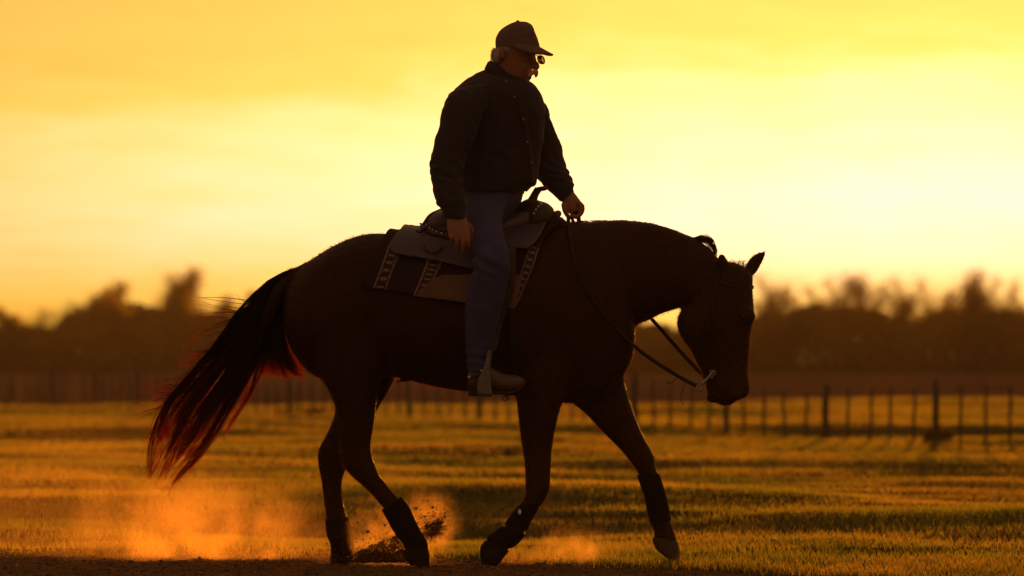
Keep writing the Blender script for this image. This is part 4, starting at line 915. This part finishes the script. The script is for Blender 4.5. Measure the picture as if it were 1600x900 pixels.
# hair and moustache
mb = MB(); loft(mb, [(771, 76, 800, 74, .081, HY0), (769.5, 84, 796, 82, .080, HY0), (769.5, 92, 786, 92, .074, HY0), (773, 99, 782, 100, .060, HY0)], 4, 20, 2.2)
loft(mb, [(786, 73, 803, 73, .082, HY0), (788, 78, 800, 79, .082, HY0), (790, 83, 796, 84, .080, HY0)], 3, 16)
hr = remesh(mb, 'hair', .004, 2, M['white_hair'], rider)
mb = MB(); tube(mb, spline([hl(.070, -.040, -.140), hl(.082, -.022, -.126), hl(.090, -.004, -.119), hl(.084, .016, -.126), hl(.074, .034, -.140)], 4), [.004, .006, .008, .009, .010, .0105, .011, .0112, .0115, .0112, .011, .0105, .010, .009, .008, .006, .004], 8)
mu = mb.build('moustache', M['white_hair'], rider)
paths = []
for i in range(160):
    a_ = random.uniform(2.2, 4.1); z0 = random.uniform(74, 96); c = P(791, z0, HY0) + Vector((math.cos(a_) * .058, math.sin(a_) * .075, 0))
    paths.append([c + Vector((-.004 * k, random.uniform(-.003, .003), -.006 * k + random.uniform(-.002, .002))) for k in range(4)])
strands('loose_hair', paths, .0010, .0005, M['white_hair'], hr, 8)

# ------------------------------------------------------------------ kicked-up soil and dust
def clod(px_, py_, s_, Y, label, seed):
    mb = MB(); c = P(px_, py_, Y); blob(mb, c, s_, s_ * .8, s_ * .75, 9, 7); r_ = random.Random(seed)
    mb.v = [tuple(c + (Vector(v) - c) * r_.uniform(.7, 1.25)) for v in mb.v]
    o = mb.build('soil_clod', M['clod'], None, False); tag(o, label, 'soil clod', 'soil clods thrown up by the hind hooves')
clod(650.5, 793.5, .010, .05, 'larger dark soil clod flying right of the near hind leg boot', 1)
clod(575, 830, .010, .05, 'dark soil clod flying between the two hind legs', 2)
def spraypos(r, n):
    k = r.random(n); m_ = k < .35
    px_ = np.where(m_, r.normal(672, 12, n), np.where(k < .8, r.normal(600, 24, n), r.normal(575, 30, n))); py_ = np.where(m_, 824 - r.exponential(14, n) + r.normal(0, 6, n), np.where(k < .8, 872 - r.exponential(14, n), 876 - r.exponential(14, n)))
    py_ = np.clip(py_, 782, 878); Y = r.normal(.05, .05, n); D = D0 + Y
    return np.stack([(px_ - 800) * D / F, Y, CH + (HY - py_) * D / F], -1)
def heappos(r, n):
    k = r.random(n) < .22; a_ = r.uniform(0, 1, n)
    px_ = np.where(k, r.normal(680, 10, n), 560 + 82 * a_ + r.normal(0, 5, n)); py_ = np.where(k, r.normal(827, 8, n) - (px_ - 680) * .5, 878 - r.random(n) ** 1.6 * (16 + 36 * a_))
    Y = r.normal(.06, .035, n); D = D0 + Y
    return np.stack([(px_ - 800) * D / F, Y, np.maximum(CH + (HY - py_) * D / F, .004)], -1)
v, f = lumps(5200, heappos, lambda r, n: .0016 + .0055 * r.random(n) ** 3, 19)
tag(new_obj('kicked_soil', np_mesh('kicked_soil', v, f, 3), M['clod'], smooth=False), 'dense dark clump of soil kicked up between the hind hooves', 'soil', kind='stuff')
v, f = lumps(1500, spraypos, lambda r, n: .0014 + .006 * r.random(n) ** 4, 9)
tag(new_obj('soil_spray', np_mesh('soil_spray', v, f, 3), M['clod'], smooth=False), 'fine soil crumbs spraying up around the hind hooves', 'soil', kind='stuff')
def dust(px_, py_, rx, ry, rz, Y, dens, nscale, label, seed, lo=.42, hi=.68, g=.55, albedo=(.85, .52, .20)):
    mb = MB(); blob(mb, (0, 0, 0), 1, 1, 1, 16, 10); o = mb.build('dust_cloud', None)
    o.location = P(px_, py_, Y); o.scale = (rx, ry, rz); tag(o, label, 'dust', kind='stuff')
    m = bpy.data.materials.new('dust'); m.use_nodes = True; m.node_tree.nodes.clear(); B = NB(m.node_tree)
    tc = B.n('ShaderNodeTexCoord').outputs['Object']
    r_ = B.vm('LENGTH', tc, (0, 0, 0)).outputs['Value']
    fo = B.m('POWER', B.smooth(r_, 1.0, .1), 1.5)
    wp = B.vm('ADD', B.vm('MULTIPLY', tc, (rx, ry, rz)).outputs[0], (seed * 3.7, seed * 1.3, seed * 2.1)).outputs[0]
    nz = B.smooth(B.noise(wp, nscale, 4, .6, .6), lo, hi)
    dv = B.m('MULTIPLY', B.m('MULTIPLY', fo, nz), dens)
    v_ = B.n('ShaderNodeVolumePrincipled'); v_.inputs['Color'].default_value = (*albedo, 1); v_.inputs['Anisotropy'].default_value = g; B.l(dv, v_.inputs['Density'])
    o_ = B.n('ShaderNodeOutputMaterial'); B.l(v_.outputs[0], o_.inputs['Volume']); o.data.materials.append(m); return o
dust(315, 850, .86, .5, .40, .75, 1.15, 5.0, 'broad low dust cloud hanging behind the tail', 1, .36, .66)
dust(160, 800, 1.2, .6, .66, 1.2, .24, 2.6, 'thin dust veil drifting over the grass at the left', 2, .3, .7)
dust(605, 858, .42, .28, .33, .05, 1.6, 9.0, 'dust puff bursting around the hind hooves', 3)
dust(668, 818, .19, .16, .21, .0, 2.0, 12.0, 'small dust burst right of the near hind boot', 4, .35, .6)
dust(880, 874, .44, .28, .19, .1, 1.5, 7.0, 'low dust puff trailing behind the lifted forefoot', 5)

# ------------------------------------------------------------------ haze over the field
mb = MB(); X0, X1, Y0, Y1, Z0, Z1 = -150, 150, -40, 640, -1.2, 11.5
mb.add([(X0, Y0, Z0), (X1, Y0, Z0), (X1, Y1, Z0), (X0, Y1, Z0), (X0, Y0, Z1), (X1, Y0, Z1), (X1, Y1, Z1), (X0, Y1, Z1)], [(0, 3, 2, 1), (4, 5, 6, 7), (0, 1, 5, 4), (1, 2, 6, 5), (2, 3, 7, 6), (3, 0, 4, 7)])
hz = mb.build('haze', None, None, False); tag(hz, 'golden evening haze lying over the field', 'haze', kind='stuff')
hm = bpy.data.materials.new('haze'); hm.use_nodes = True; hm.node_tree.nodes.clear(); B = NB(hm.node_tree)
v_ = B.n('ShaderNodeVolumePrincipled'); v_.inputs['Color'].default_value = (.96, .74, .44, 1); v_.inputs['Density'].default_value = .00022; v_.inputs['Anisotropy'].default_value = 0.0
o_ = B.n('ShaderNodeOutputMaterial'); B.l(v_.outputs[0], o_.inputs['Volume']); hz.data.materials.append(hm)
